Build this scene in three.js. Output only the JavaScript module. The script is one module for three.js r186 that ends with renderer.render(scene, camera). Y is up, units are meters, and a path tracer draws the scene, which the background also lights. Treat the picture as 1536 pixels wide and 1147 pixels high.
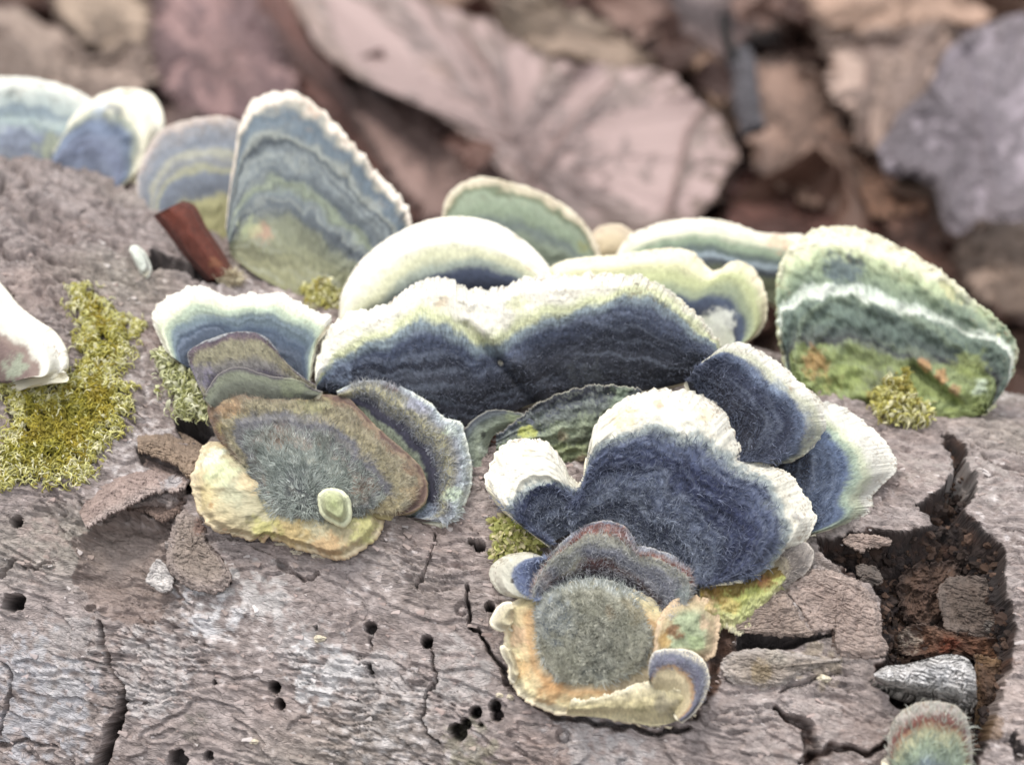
import * as THREE from 'three';
import { mergeGeometries } from 'three/addons/utils/BufferGeometryUtils.js';

// ---------------------------------------------------------------- camera, sky, sun, exposure
const scene = new THREE.Scene();
const camera = new THREE.PerspectiveCamera(36, 1024 / 764, 0.01, 200);
const PITCH = 35 * Math.PI / 180;
camera.position.set(0, 0.0889, 0.127);
camera.lookAt(0, 0.0889 - Math.sin(PITCH), 0.127 - Math.cos(PITCH));
camera.focus = 0.151;
camera.userData.fStop = 13.5;
scene.add(camera);

const SKY_H = 64, SKY_W = 128, skyData = new Float32Array(SKY_W * SKY_H * 4);
for (let j = 0; j < SKY_H; j++) for (let i = 0; i < SKY_W; i++) {
  const el = ((j + 0.5) / SKY_H - 0.5) * Math.PI, s = Math.max(0, Math.sin(el));
  const l = 0.2 + 1.08 * s;                                   // overcast: brightest overhead
  skyData.set([l * 0.985, l, l * 1.025, 1], (j * SKY_W + i) * 4);
}
const sky = new THREE.DataTexture(skyData, SKY_W, SKY_H, THREE.RGBAFormat, THREE.FloatType);
sky.mapping = THREE.EquirectangularReflectionMapping;
sky.magFilter = sky.minFilter = THREE.LinearFilter; sky.needsUpdate = true;
scene.background = sky; scene.environment = sky;

const sun = new THREE.DirectionalLight(0xfff6ea, 1.5);
sun.position.set(-0.35, 1.0, -0.22); sun.target.position.set(0, -0.02, 0);
sun.castShadow = true; sun.shadow.radius = 34; sun.shadow.mapSize.set(2048, 2048);
Object.assign(sun.shadow.camera, { left: -0.5, right: 0.5, top: 0.5, bottom: -0.5, near: 0.1, far: 3 });
sun.shadow.bias = -0.0005;
scene.add(sun, sun.target);

const renderer = new THREE.WebGLRenderer();
renderer.toneMapping = THREE.LinearToneMapping;
renderer.toneMappingExposure = 1.54;
renderer.shadowMap.enabled = true;

// ---------------------------------------------------------------- helpers
let seed = 12345;
const rnd = () => { seed = (seed + 0x6D2B79F5) | 0; let t = Math.imul(seed ^ (seed >>> 15), 1 | seed); t = (t + Math.imul(t ^ (t >>> 7), 61 | t)) ^ t; return ((t ^ (t >>> 14)) >>> 0) / 4294967296; };
const PERM = new Uint8Array(512); { const p = [...Array(256).keys()]; for (let i = 255; i > 0; i--) { const j = Math.floor(rnd() * (i + 1)); [p[i], p[j]] = [p[j], p[i]]; } for (let i = 0; i < 512; i++) PERM[i] = p[i & 255]; }
const NX = [], NY = [], NZ = []; for (let i = 0; i < 256; i++) { const z = rnd() * 2 - 1, a = rnd() * 6.2832, r = Math.sqrt(1 - z * z); NX.push(r * Math.cos(a)); NY.push(r * Math.sin(a)); NZ.push(z); }
function noise(x, y = 0, z = 0) {
  const X = Math.floor(x), Y = Math.floor(y), Z = Math.floor(z); x -= X; y -= Y; z -= Z;
  const u = x * x * x * (x * (x * 6 - 15) + 10), v = y * y * y * (y * (y * 6 - 15) + 10), w = z * z * z * (z * (z * 6 - 15) + 10);
  const g = (i, j, k) => { const h = PERM[PERM[PERM[(X + i) & 255] + ((Y + j) & 255)] + ((Z + k) & 255)]; return NX[h] * (x - i) + NY[h] * (y - j) + NZ[h] * (z - k); };
  const a = g(0, 0, 0), b = g(0, 1, 0), c = g(0, 0, 1), d = g(0, 1, 1);
  const x0 = a + u * (g(1, 0, 0) - a), x1 = b + u * (g(1, 1, 0) - b), x2 = c + u * (g(1, 0, 1) - c), x3 = d + u * (g(1, 1, 1) - d);
  const y0 = x0 + v * (x1 - x0), y1 = x2 + v * (x3 - x2);
  return (y0 + w * (y1 - y0)) * 1.6;
}
function fbm(x, y, z, o = 4) { let s = 0, a = 0.5; for (let i = 0; i < o; i++) { s += a * noise(x, y, z + i * 7.3); x *= 2.03; y *= 2.03; z *= 2.03; a *= 0.5; } return s; }
const clamp = (x, a = 0, b = 1) => Math.min(b, Math.max(a, x));
const sst = (a, b, x) => { const t = clamp((x - a) / (b - a)); return t * t * (3 - 2 * t); };
const mix = (a, b, t) => a + (b - a) * t;
const lin = (c) => (c <= 0.04045 ? c / 12.92 : Math.pow((c + 0.055) / 1.055, 2.4));
const hexCache = {};
const col = (h) => hexCache[h] ??= [0, 2, 4].map((i) => lin(parseInt(h.slice(i, i + 2), 16) / 255));
const mix3 = (a, b, t) => [a[0] + (b[0] - a[0]) * t, a[1] + (b[1] - a[1]) * t, a[2] + (b[2] - a[2]) * t];
const V = (x, y, z) => new THREE.Vector3(x, y, z);
const EYE = camera.position.clone();
const RIGHT = V(1, 0, 0), UPC = V(0, Math.cos(PITCH), -Math.sin(PITCH)), FWD = V(0, -Math.sin(PITCH), -Math.cos(PITCH));
const TF = Math.tan(18 * Math.PI / 180);
// a sight line: positions in the photograph (1536 x 1147) give directions in the world
const sight = (px, py) => V().copy(FWD).addScaledVector(RIGHT, (px - 768) / 573.5 * TF).addScaledVector(UPC, (573.5 - py) / 573.5 * TF);
const pairs = (l) => { const o = []; for (let i = 0; i < l.length; i += 2) o.push([l[i], l[i + 1]]); return o; };
function spline(pts, closed) {                                   // Catmull-Rom through points, s in 0..1
  const n = pts.length, D = pts[0].length ?? 1, at = (i) => closed ? pts[((i % n) + n) % n] : pts[clamp(i, 0, n - 1)];
  if (n === 1) return () => pts[0];
  return (s) => {
    const x = s * (closed ? n : n - 1), i = closed ? Math.floor(x) : Math.min(n - 2, Math.floor(x)), t = x - i, a = at(i - 1), b = at(i), c = at(i + 1), d = at(i + 2), o = [];
    for (let k = 0; k < D; k++) o.push(0.5 * (2 * b[k] + (c[k] - a[k]) * t + (2 * a[k] - 5 * b[k] + 4 * c[k] - d[k]) * t * t + (3 * b[k] - a[k] - 3 * c[k] + d[k]) * t * t * t));
    return o;
  };
}
const along = (v, s) => { if (!Array.isArray(v)) return v; const x = clamp(s) * (v.length - 1), i = Math.min(v.length - 2, Math.floor(x)), t = x - i, u = t * t * (3 - 2 * t); return v[i] + (v[i + 1] - v[i]) * u; };
const taken = {};
const numbered = (n) => { taken[n] = (taken[n] ?? -1) + 1; return taken[n] ? n + '_' + String(taken[n]).padStart(3, '0') : n; };
function thing(name, label, category, at, group) {
  const o = new THREE.Group(); o.name = numbered(name); o.position.copy(at ?? V(0, 0, 0)); o.userData = { label, category }; if (group) o.userData.group = group;
  scene.add(o); return o;
}
function addMesh(parent, name, geo, mat, kind) {
  const m = new THREE.Mesh(geo, mat); m.name = name; m.castShadow = m.receiveShadow = true; if (kind) m.userData.kind = kind;
  if (parent !== scene) { const o = V(); let p = parent; while (p && p !== scene) { o.add(p.position); p = p.parent; } geo.translate(-o.x, -o.y, -o.z); }
  parent.add(m); return m;
}
// fine relief shared by the caps and the wood, uv in metres / tile
function grainTex(n, f) { const d = new Uint8Array(n * n * 4); for (let j = 0; j < n; j++) for (let i = 0; i < n; i++) { const v = clamp(f(i / n, j / n)) * 255; d.set([v, v, v, 255], (j * n + i) * 4); } const t = new THREE.DataTexture(d, n, n); t.wrapS = t.wrapT = THREE.RepeatWrapping; t.magFilter = THREE.LinearFilter; t.minFilter = THREE.LinearMipmapLinearFilter; t.generateMipmaps = true; t.needsUpdate = true; return t; }
const tileFbm = (u, v, fx, fy, o = 4) => { let s = 0, a = 0.5; for (let k = 0; k < o; k++) { const w = (x, y) => noise(x, y, k * 3.1 + fx); const X = u * fx, Y = v * fy; s += a * (w(X, Y) * (1 - u) * (1 - v) + w(X - fx, Y) * u * (1 - v) + w(X, Y - fy) * (1 - u) * v + w(X - fx, Y - fy) * u * v); fx *= 2; fy *= 2; a *= 0.6; } return s; };
const texFelt = grainTex(512, (u, v) => 0.5 + 0.75 * tileFbm(u, v, 60, 26, 3));
function pnoise(x, y, px, py, z) {                               // gradient noise that repeats after px, py cells
  const X = Math.floor(x), Y = Math.floor(y); x -= X; y -= Y; const u = x * x * x * (x * (x * 6 - 15) + 10), v = y * y * y * (y * (y * 6 - 15) + 10), m = (a, n) => ((a % n) + n) % n;
  const g = (i, j) => { const h = PERM[PERM[(m(X + i, px) + z * 17) & 255] + (m(Y + j, py) & 255)]; return NX[h] * (x - i) + NY[h] * (y - j); };
  const a = g(0, 0), b = g(1, 0), c = g(0, 1), d = g(1, 1); return (a + (b - a) * u + (c - a) * v + (a - b - c + d) * u * v) * 2;
}
const barkH = (u, v) => { const w = 0.5 * pnoise(u * 8, v * 10, 8, 10, 1) + 0.25 * pnoise(u * 20, v * 24, 20, 24, 2), X = u + 0.03 * w, Y = v + 0.02 * w, n = (fx, fy, z) => Math.abs(pnoise(X * fx, Y * fy, fx, fy, z)); return 0.8 - 0.34 * sst(0.16, 0, n(18, 64, 3)) - 0.28 * sst(0.2, 0, n(34, 120, 4)) - 0.18 * sst(0.25, 0, n(70, 200, 5)) + 0.12 * pnoise(X * 50, Y * 110, 50, 110, 6); };
const texBark = grainTex(2048, barkH);
const texBarkTone = (() => { const t = grainTex(1024, (u, v) => { const w = 0.02 * pnoise(u * 9, v * 12, 9, 12, 11); return 0.86 + 0.13 * pnoise((u + w) * 30, (v + w) * 96, 30, 96, 12) + 0.12 * pnoise(u * 90, v * 180, 90, 180, 13) + 0.06 * pnoise(u * 12, v * 20, 12, 20, 14); }); return t; })();
const matCap = new THREE.MeshPhysicalMaterial({ vertexColors: true, roughness: 0.86, bumpMap: texFelt, bumpScale: 0.00012, side: THREE.DoubleSide });
const matFelt = new THREE.MeshPhysicalMaterial({ vertexColors: true, roughness: 0.95, bumpMap: texFelt, bumpScale: 0.0002, side: THREE.DoubleSide, sheen: 0.25, sheenColor: new THREE.Color(0.6, 0.63, 0.7), sheenRoughness: 0.5 });
const matMargin = new THREE.MeshPhysicalMaterial({ vertexColors: true, roughness: 0.6, bumpMap: texFelt, bumpScale: 0.00006, side: THREE.DoubleSide });
const matPore = new THREE.MeshStandardMaterial({ vertexColors: true, roughness: 0.8, side: THREE.DoubleSide });
const matBark = new THREE.MeshStandardMaterial({ vertexColors: true, roughness: 0.92, map: texBarkTone, bumpMap: texBark, bumpScale: 0.00025, side: THREE.DoubleSide });
const matLeaf = new THREE.MeshPhysicalMaterial({ vertexColors: true, roughness: 0.55, side: THREE.DoubleSide, bumpMap: texFelt, bumpScale: 0.0004 });
const matHair = new THREE.MeshStandardMaterial({ color: 0xffffff, roughness: 0.8 });
const matPlain = new THREE.MeshStandardMaterial({ color: 0xffffff, roughness: 0.92, side: THREE.DoubleSide });
const matMoss = new THREE.MeshStandardMaterial({ color: 0xffffff, roughness: 0.7 });

// ---------------------------------------------------------------- the fallen log
const R0 = 0.07, AXIS = V(Math.cos(0.24) * Math.cos(0.075), -Math.sin(0.075), Math.sin(0.24) * Math.cos(0.075)).normalize();
const LOGC = EYE.clone().addScaledVector(FWD, 0.211).addScaledVector(UPC, -0.0575);
const E1 = FWD.clone().multiplyScalar(-1).addScaledVector(AXIS, FWD.dot(AXIS)).normalize(), E2 = AXIS.clone().cross(E1).normalize();
if (E2.dot(UPC) < 0) E2.multiplyScalar(-1);
const bump2 = (a, b, a0, b0, ra, rb) => Math.exp(-(((a - a0) / ra) ** 2) - ((b - b0) / rb) ** 2);
function macroR(a, b) {                                          // a along the log, b = arc length, both metres
  return R0 + 0.0095 * bump2(a, b, -0.098, 0.085, 0.042, 0.045) + 0.0012 * noise(a * 25, b * 30, 3) + 0.0007 * noise(a * 60, b * 80, 9);
}
function logLocal(p) { const d = p.clone().sub(LOGC), a = d.dot(AXIS), x = d.dot(E1), y = d.dot(E2); return [a, Math.atan2(y, x) * R0, Math.hypot(x, y)]; }
function onLog(a, b, h = 0) { const th = b / R0, r = macroR(a, b) + h; return LOGC.clone().addScaledVector(AXIS, a).addScaledVector(E1, Math.cos(th) * r).addScaledVector(E2, Math.sin(th) * r); }
function logHit(px, py) {                                        // where a sight line meets the log (or passes nearest to it)
  const d = sight(px, py); let best = 1e9, bt = 0, t = 0.09;
  const gap = (t) => { const [a, b, r] = logLocal(EYE.clone().addScaledVector(d, t)); return r - macroR(a, b); };
  for (; t < 0.34; t += 0.0008) { const g = gap(t); if (g < best) { best = g; bt = t; } if (g < 0) break; }
  if (best < 0) { let lo = bt - 0.0008, hi = bt; for (let k = 0; k < 14; k++) { const m = (lo + hi) / 2; if (gap(m) < 0) hi = m; else lo = m; } bt = hi; }
  const p = EYE.clone().addScaledVector(d, bt), [a, b] = logLocal(p); return { p, a, b, f: bt, hit: best < 0 };
}
const toLog = (l) => pairs(l).map(([x, y]) => { const h = logHit(x, y); return [h.a, h.b]; });
const GA0 = -0.109, GA1 = 0.080, GB0 = -0.012, GB1 = 0.104, GS = 0.00017;
const NA = Math.round((GA1 - GA0) / GS) + 1, NB = Math.round((GB1 - GB0) / GS) + 1;
const colsA = [], rowsB = [];
for (let i = 0; i < 34; i++) colsA.push(GA0 - 0.4 * ((34 - i) / 34) ** 1.6 - 0.0006);
const IA0 = colsA.length; for (let i = 0; i < NA; i++) colsA.push(GA0 + i * GS);
for (let i = 1; i <= 34; i++) colsA.push(GA1 + 0.4 * (i / 34) ** 1.6 + 0.0006);
const BMIN = -Math.PI * R0, BMAX = Math.PI * R0;
for (let i = 0; i < 40; i++) rowsB.push(mix(BMIN, GB0 - 0.001, i / 39));
const JB0 = rowsB.length; for (let j = 0; j < NB; j++) rowsB.push(GB0 + j * GS);
for (let i = 0; i < 40; i++) rowsB.push(mix(GB1 + 0.001, BMAX, i / 39));
const NI = colsA.length, NJ = rowsB.length;
const H = new Float32Array(NI * NJ), C3 = new Float32Array(NI * NJ * 3);
const roughMask = (a, b) => clamp(bump2(a, b, -0.098, 0.075, 0.032, 0.034) * 1.3);
const BK1 = col('b0a5a3'), BK2 = col('8c7f7b'), BK3 = col('cbc6c6'), BK4 = col('a39089'), BK5 = col('9e988f');
for (let j = 0; j < NJ; j++) for (let i = 0; i < NI; i++) {
  const a = colsA[i], b = rowsB[j], k = j * NI + i, rm = roughMask(a, b);
  const wx = noise(a * 90, b * 130, 1) * 0.004, wy = noise(a * 70, b * 60, 2) * 0.003;
  const aa = a + wx, bb = b + wy;
  let h = 0.00042 * fbm(aa * 90, bb * 230, 4, 3);
  const wv = 0.0016 * fbm(a * 190, b * 260, 44, 3), fa = a * 1 + wv * 1.5, fb = bb + wv;
  const v1 = Math.abs(noise(fa * 95, fb * 520, 5)), v2 = Math.abs(noise(fa * 210, fb * 1150, 6)), v3 = Math.abs(noise(fa * 480 + 3, fb * 1900, 7)), am = 0.12 + 0.8 * sst(-0.15, 0.5, noise(a * 60, b * 100, 17) + 0.4 * noise(a * 190, b * 260, 18));
  h += am * (-0.00062 * sst(0.11, 0, v1) - 0.00050 * sst(0.13, 0, v2) - 0.00026 * sst(0.18, 0, v3) + 0.00035 * v1 + 0.0002 * v2);
  const tv = fbm(aa * 75, bb * 260, 8, 3) * 3.4 + 9, fr = tv - Math.floor(tv);                   // flaking layers
  h += 0.00062 * sst(0.0, 0.07, fr) * (1 - 0.95 * fr);
  h += 0.00016 * noise(a * 1100, b * 2000, 3);
  if (rm > 0.02) { const q = fbm(a * 130, b * 170, 12, 4), w = Math.abs(noise(a * 95 + q, b * 170, 14)); h += rm * (0.0030 * q - 0.0022 * sst(0.2, 0, w) + 0.0005 * noise(a * 420, b * 520, 15)); }
  H[k] = h;
  const n1 = fbm(a * 55, b * 90, 21, 4), n2 = fbm(aa * 160, bb * 520, 23, 4), n3 = fbm(a * 700, b * 1000, 25, 3);
  let c = mix3(BK1, BK2, clamp(0.42 + 0.9 * n1 + 0.75 * n2 + 0.1 * rm));
  c = mix3(c, BK4, clamp(0.9 * noise(a * 45, b * 70, 31) + 0.25 * n2));
  c = mix3(c, BK5, clamp(1.2 * noise(a * 38, b * 60, 37) - 0.1));
  const li = sst(0.3, 0.8, 0.1 + 0.6 * noise(a * 50 + 4, b * 60, 41) + 0.9 * n3 + 0.5 * n2);
  c = mix3(c, BK3, 0.7 * li * (1 - rm));
  const v = 1 + 0.85 * n3 + 0.35 * n2; C3[k * 3] = c[0] * v; C3[k * 3 + 1] = c[1] * v; C3[k * 3 + 2] = c[2] * v;
}
function eachNear(a0, a1, b0, b1, fn) {                          // visits the fine grid inside a box
  const i0 = Math.max(0, Math.floor((a0 - GA0) / GS)), i1 = Math.min(NA - 1, Math.ceil((a1 - GA0) / GS)), j0 = Math.max(0, Math.floor((b0 - GB0) / GS)), j1 = Math.min(NB - 1, Math.ceil((b1 - GB0) / GS));
  for (let j = j0; j <= j1; j++) for (let i = i0; i <= i1; i++) fn(GA0 + i * GS, GB0 + j * GS, (j + JB0) * NI + i + IA0);
}
const tint = (k, c, t) => { for (let q = 0; q < 3; q++) C3[k * 3 + q] = mix(C3[k * 3 + q], c[q], t); };
function inside(P, x, y) { let c = false; for (let i = 0, j = P.length - 1; i < P.length; j = i++) if ((P[i][1] > y) !== (P[j][1] > y) && x < (P[j][0] - P[i][0]) * (y - P[i][1]) / (P[j][1] - P[i][1]) + P[i][0]) c = !c; return c; }
function edgeDist(P, x, y, open) { let m = 1e9; for (let i = open ? 1 : 0, j = open ? 0 : P.length - 1; i < P.length; j = i++) { const ax = P[j][0], ay = P[j][1], dx = P[i][0] - ax, dy = P[i][1] - ay, t = clamp(((x - ax) * dx + (y - ay) * dy) / (dx * dx + dy * dy + 1e-12)); m = Math.min(m, Math.hypot(x - ax - dx * t, y - ay - dy * t)); } return m; }
const sdf = (P, x, y) => (inside(P, x, y) ? -1 : 1) * edgeDist(P, x, y);
const boxOf = (P, m) => [Math.min(...P.map((p) => p[0])) - m, Math.max(...P.map((p) => p[0])) + m, Math.min(...P.map((p) => p[1])) - m, Math.max(...P.map((p) => p[1])) + m];
function crack(pts, width, depth, c) {                           // width and depth in mm
  const P = toLog(pts), w = width / 2000;
  eachNear(...boxOf(P, w * 3), (a, b, k) => {
    const d = edgeDist(P, a + 0.0006 * noise(a * 500, b * 500, 51) + 0.0003 * noise(a * 1500, b * 1500, 53), b + 0.0006 * noise(a * 500, b * 500, 55), true) * 1, ww = w * (0.75 + 0.7 * noise(a * 250, b * 250, 57));
    const m = sst(ww * 1.5 + 0.0001, ww * 0.5, d); H[k] -= m * depth / 1000; if (c && m > 0.3) tint(k, c, m * 0.8);
    H[k] += 0.00018 * sst(w * 4, w * 1.4, d) * (1 - m);
  });
}
function hole(px, py, r, depth, c) {                             // r in photo pixels
  const h = logHit(px, py), R = r * 0.0000935 * h.f / 0.165;
  eachNear(h.a - R * 2.2, h.a + R * 2.2, h.b - R * 2.2, h.b + R * 2.2, (a, b, k) => {
    const d = Math.hypot(a - h.a, b - h.b) * (1 + 0.22 * noise(a * 900, b * 900, px)), m = sst(R * 1.08, R * 0.78, d);
    H[k] = mix(H[k], -depth / 1000, m); if (m > 0.2 && c) tint(k, c, m * 0.85); H[k] += 0.00012 * sst(R * 1.9, R * 1.2, d) * (1 - m);
  });
}
let NOWK = 0;
function cavity(pts, depthFn, colFn, wall = 0.5, jit = 0.7) {    // a broken-out hollow with a ragged rim
  const P = toLog(pts);
  eachNear(...boxOf(P, 0.003), (a, b, k) => {
    const s = sdf(P, a, b) + jit / 1000 * (noise(a * 330, b * 420, 61) + 0.5 * noise(a * 900, b * 1300, 63)); if (s > 0.0008) return;
    const dp = depthFn(a, b, -s * 1000) / 1000, lay = s + 0.0004 * noise(a * 700, b * 700, 67);
    const l2 = s + 0.0016 * fbm(a * 420, b * 420, 68, 3), deep = dp > 0.005 ? 1 : 0, m = (0.45 - 0.12 * deep) * sst(0.0001, -wall / 1000, s) + (0.25 - 0.05 * deep) * sst(-wall / 1000 * 1.2, -wall / 1000 * 2.4, lay) + (0.3 + 0.17 * deep) * sst(-0.0009, -0.0034, l2); H[k] = mix(H[k], H[k] * 0.5 - dp, m);
    if (colFn && s < 0.0003) { NOWK = k; const [c, t] = colFn(a, b, -s * 1000); tint(k, c, t * sst(0.0003, 0, s)); }
  });
}
function stain(px, py, r, hex, s, f = 600) {                     // grainy lichen, algae and dirt
  const h = logHit(px, py), R = r * 0.0000935 * h.f / 0.165, c = col(hex);
  eachNear(h.a - R * 1.5, h.a + R * 1.5, h.b - R * 1.5, h.b + R * 1.5, (a, b, k) => {
    const d = Math.hypot(a - h.a, b - h.b) / R, g = fbm(a * f, b * f * 1.4, px * 0.1, 4) + 0.4 * noise(a * 150, b * 200, py); const m = sst(-0.12, 0.2, 0.75 - d + g * 0.9) * sst(-0.25, 0.25, g + 0.05);
    tint(k, c, 0.82 * s * m); H[k] += 0.0001 * m * s;
  });
}
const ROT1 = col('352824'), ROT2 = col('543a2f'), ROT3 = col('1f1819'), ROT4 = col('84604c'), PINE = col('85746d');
// the big rotten hollow on the right
cavity([1412, 653, 1447, 662, 1445, 702, 1463, 715, 1460, 742, 1449, 764, 1478, 799, 1507, 826, 1505, 861, 1520, 914, 1524, 967, 1513, 1007, 1500, 1060, 1478, 1117, 1460, 1150, 1445, 1150, 1450, 1100, 1420, 1068, 1345, 1062, 1323, 1038, 1314, 1002, 1332, 980, 1319, 949, 1319, 905, 1301, 874, 1266, 857, 1239, 830, 1219, 803, 1266, 806, 1319, 795, 1345, 799, 1394, 790, 1403, 781, 1376, 759, 1403, 744, 1420, 733, 1429, 706, 1425, 680],
  (a, b, s) => 7.5 + 2.8 * fbm(a * 190, b * 190, 71, 4) + 2.2 * Math.abs(noise(a * 420, b * 420, 73)),
  (a, b, s) => [mix3(mix3(ROT1, ROT3, clamp(0.5 + 1.3 * noise(a * 210, b * 210, H[NOWK] * 500))), ROT2, clamp(1.5 * noise(a * 260, b * 310, H[NOWK] * 600 + 7) - 0.2)), 0.95], 0.45);
// the dark slot under the crust right of the front bracket, with its brown crumbled side
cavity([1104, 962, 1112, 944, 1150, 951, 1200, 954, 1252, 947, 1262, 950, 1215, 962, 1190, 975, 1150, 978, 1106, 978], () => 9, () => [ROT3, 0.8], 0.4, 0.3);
cavity([1062, 950, 1085, 936, 1102, 945, 1106, 975, 1082, 1000, 1078, 1028, 1048, 1080, 1030, 1078, 1056, 1045, 1062, 1010], (a, b) => 2.6 + 2 * noise(a * 500, b * 500, 81), (a, b) => [mix3(ROT1, ROT4, clamp(0.4 + noise(a * 400, b * 400, 83))), 0.9], 0.5);
// the peeled hollow on the left
const HOLB = logHit(190, 860).b;
cavity([115, 803, 140, 785, 164, 768, 190, 760, 239, 756, 262, 752, 272, 740, 280, 768, 262, 800, 252, 815, 249, 834, 262, 865, 267, 890, 258, 910, 240, 926, 195, 934, 150, 925, 128, 905, 122, 880, 113, 850],
  (a, b, s) => 1.7 + 2.6 * sst(0.0, 1, (b - HOLB) / 0.009) * sst(0.2, 2, s) + 1.1 * fbm(a * 160, b * 620, 85, 4),
  (a, b) => [mix3(PINE, col('a0908a'), clamp(0.5 + 1.2 * fbm(a * 180, b * 800, 87, 3))), 0.7], 0.5, 1.6);
cavity([205, 672, 222, 676, 268, 700, 290, 722, 284, 740, 272, 728, 240, 708, 212, 698], () => 3.2, () => [ROT1, 0.7], 0.4, 0.4);
cavity([262, 628, 300, 625, 320, 655, 302, 672, 272, 655], () => 8, () => [ROT3, 0.85], 0.5, 0.5);
cavity([205, 395, 240, 400, 300, 425, 340, 430, 330, 400, 280, 395, 230, 375], () => 7, () => [ROT3, 0.8], 0.6, 0.8);
crack([187, 1040, 181, 1068, 172, 1092, 160, 1125, 152, 1150], 1.1, 4, ROT1);
crack([150, 932, 152, 960, 170, 1005, 187, 1040], 0.5, 1.6);
crack([187, 1055, 205, 1057, 218, 1054], 0.25, 1.2);
crack([700, 885, 703, 912, 708, 938, 726, 962, 745, 990, 762, 1012, 768, 1032, 800, 1056, 830, 1072, 880, 1080, 930, 1090, 975, 1098, 1035, 1090], 0.55, 3);
crack([643, 968, 652, 995, 650, 1020, 642, 1042, 633, 1075, 640, 1098, 662, 1116], 0.2, 1.6);
crack([0, 990, 15, 1005, 18, 1030, 10, 1065, 0, 1098], 0.4, 1.6); crack([0, 866, 12, 850, 22, 842], 0.35, 1.4); crack([35, 848, 55, 857, 80, 846], 0.3, 1.2);
crack([420, 846, 440, 858, 460, 874, 474, 864], 0.35, 1.3); crack([300, 800, 330, 850, 345, 872], 0.4, 1.5); crack([655, 800, 640, 850, 628, 880], 0.22, 1.2); crack([555, 942, 556, 975], 0.2, 1);
crack([1160, 1062, 1185, 1075, 1215, 1092, 1222, 1150], 1.2, 3, ROT2); crack([1205, 1145, 1250, 1120, 1300, 1130, 1345, 1112], 0.7, 2, ROT2);
crack([0, 1118, 40, 1110, 85, 1120], 0.3, 1); crack([1280, 660, 1340, 640, 1420, 652], 0.3, 1); crack([1455, 670, 1490, 700, 1536, 712], 0.35, 1); crack([1470, 790, 1536, 800], 0.3, 1); crack([1185, 880, 1195, 905, 1225, 935, 1250, 942], 0.3, 1.4); crack([1260, 1010, 1210, 1022, 1165, 1040], 0.3, 1.2);
cavity([1518, 1105, 1524, 1100, 1530, 1118, 1540, 1120, 1540, 1140, 1524, 1140], () => 3, () => [ROT3, .7], .3, .3);
for (const [x, y, r, d] of [[25, 783, 9, 3], [413, 1031, 9, 4], [421, 1057, 8, 4], [640, 963, 9, 4], [557, 942, 8.5, 1.6], [555, 1000, 4, 2.5], [557, 1008, 4, 2.5], [735, 912, 7, 5], [714, 1069, 9, 4], [743, 1060, 9, 4], [747, 1073, 9, 3], [688, 1100, 13, 4], [680, 1094, 7, 4], [699, 1086, 8, 4], [268, 1141, 17, 2.2], [314, 1135, 8, 1.2], [720, 820, 9, 3], [708, 815, 5, 2], [475, 942, 3, 1], [21, 905, 13, 4], [30, 903, 11, 4], [12, 908, 7, 3], [722, 1087, 3, 1], [323, 1024, 3, 1]]) hole(x, y, r, d, ROT3);
for (const [x, y, r] of [[693, 915, 8], [845, 1105, 9]]) { const h = logHit(x, y), R = r * 0.0000935 * h.f / 0.165; eachNear(h.a - R * 2, h.a + R * 2, h.b - R * 2, h.b + R * 2, (a, b, k) => { const d = Math.hypot(a - h.a, b - h.b); H[k] -= 0.0008 * sst(0.0003, 0.0001, Math.abs(d - R)) + 0.0003 * sst(R, R * 0.8, d); }); }
for (const [x, y, r, c, s] of [[305, 905, 62, 'e8e8ec', 0.85], [480, 1000, 62, 'e6e6e8', 0.8], [60, 1050, 110, 'c4c6ce', 0.75], [400, 890, 50, 'dedcdc', 0.7], [900, 1120, 90, 'cac8ca', 0.6], [230, 1000, 80, 'dcd8d8', 0.65], [560, 1050, 90, 'd8d4d4', 0.6], [690, 1010, 60, 'd2cecd', 0.55], [290, 1090, 30, '76726a', 0.6], [710, 1120, 50, '8f8e76', 0.6], [1190, 1080, 90, 'c8bebb', 0.5], [1250, 900, 60, 'c0b0aa', 0.4], [1470, 720, 60, 'c2bab6', 0.5], [1370, 700, 50, 'c8beb8', 0.5], [60, 820, 50, 'c4b0aa', 0.5], [100, 980, 70, 'c4c1c1', 0.5], [1500, 1050, 60, 'c6b6b0', 0.5], [250, 500, 60, '9c877f', 0.5], [1220, 1000, 40, 'b4a68c', 0.5], [330, 880, 40, 'e0dedd', .7], [440, 960, 50, 'dad6d6', .5]]) stain(x, y, r, c, s);
stain(1440, 965, 50, '6e4532', 0.8, 300); stain(1490, 985, 30, '63422e', 0.8, 300); stain(1440, 905, 45, '6f564b', 0.8, 300); stain(1375, 955, 26, 'b8a595', 0.9, 300); stain(1484, 1085, 26, '7d6244', 0.8, 300);

{ const P = toLog([108, 434, 150, 440, 192, 490, 192, 533, 171, 565, 193, 610, 174, 652, 134, 696, 70, 720, 0, 730, 0, 680, 24, 638, 0, 586, 60, 582, 122, 561, 129, 495]); const mossy = col('423c20'); eachNear(...boxOf(P, 0.001), (a, b, k) => { const s = sdf(P, a, b) + 0.0012 * noise(a * 500, b * 500, 91); if (s < 0) tint(k, mossy, 0.75); }); }

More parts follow.
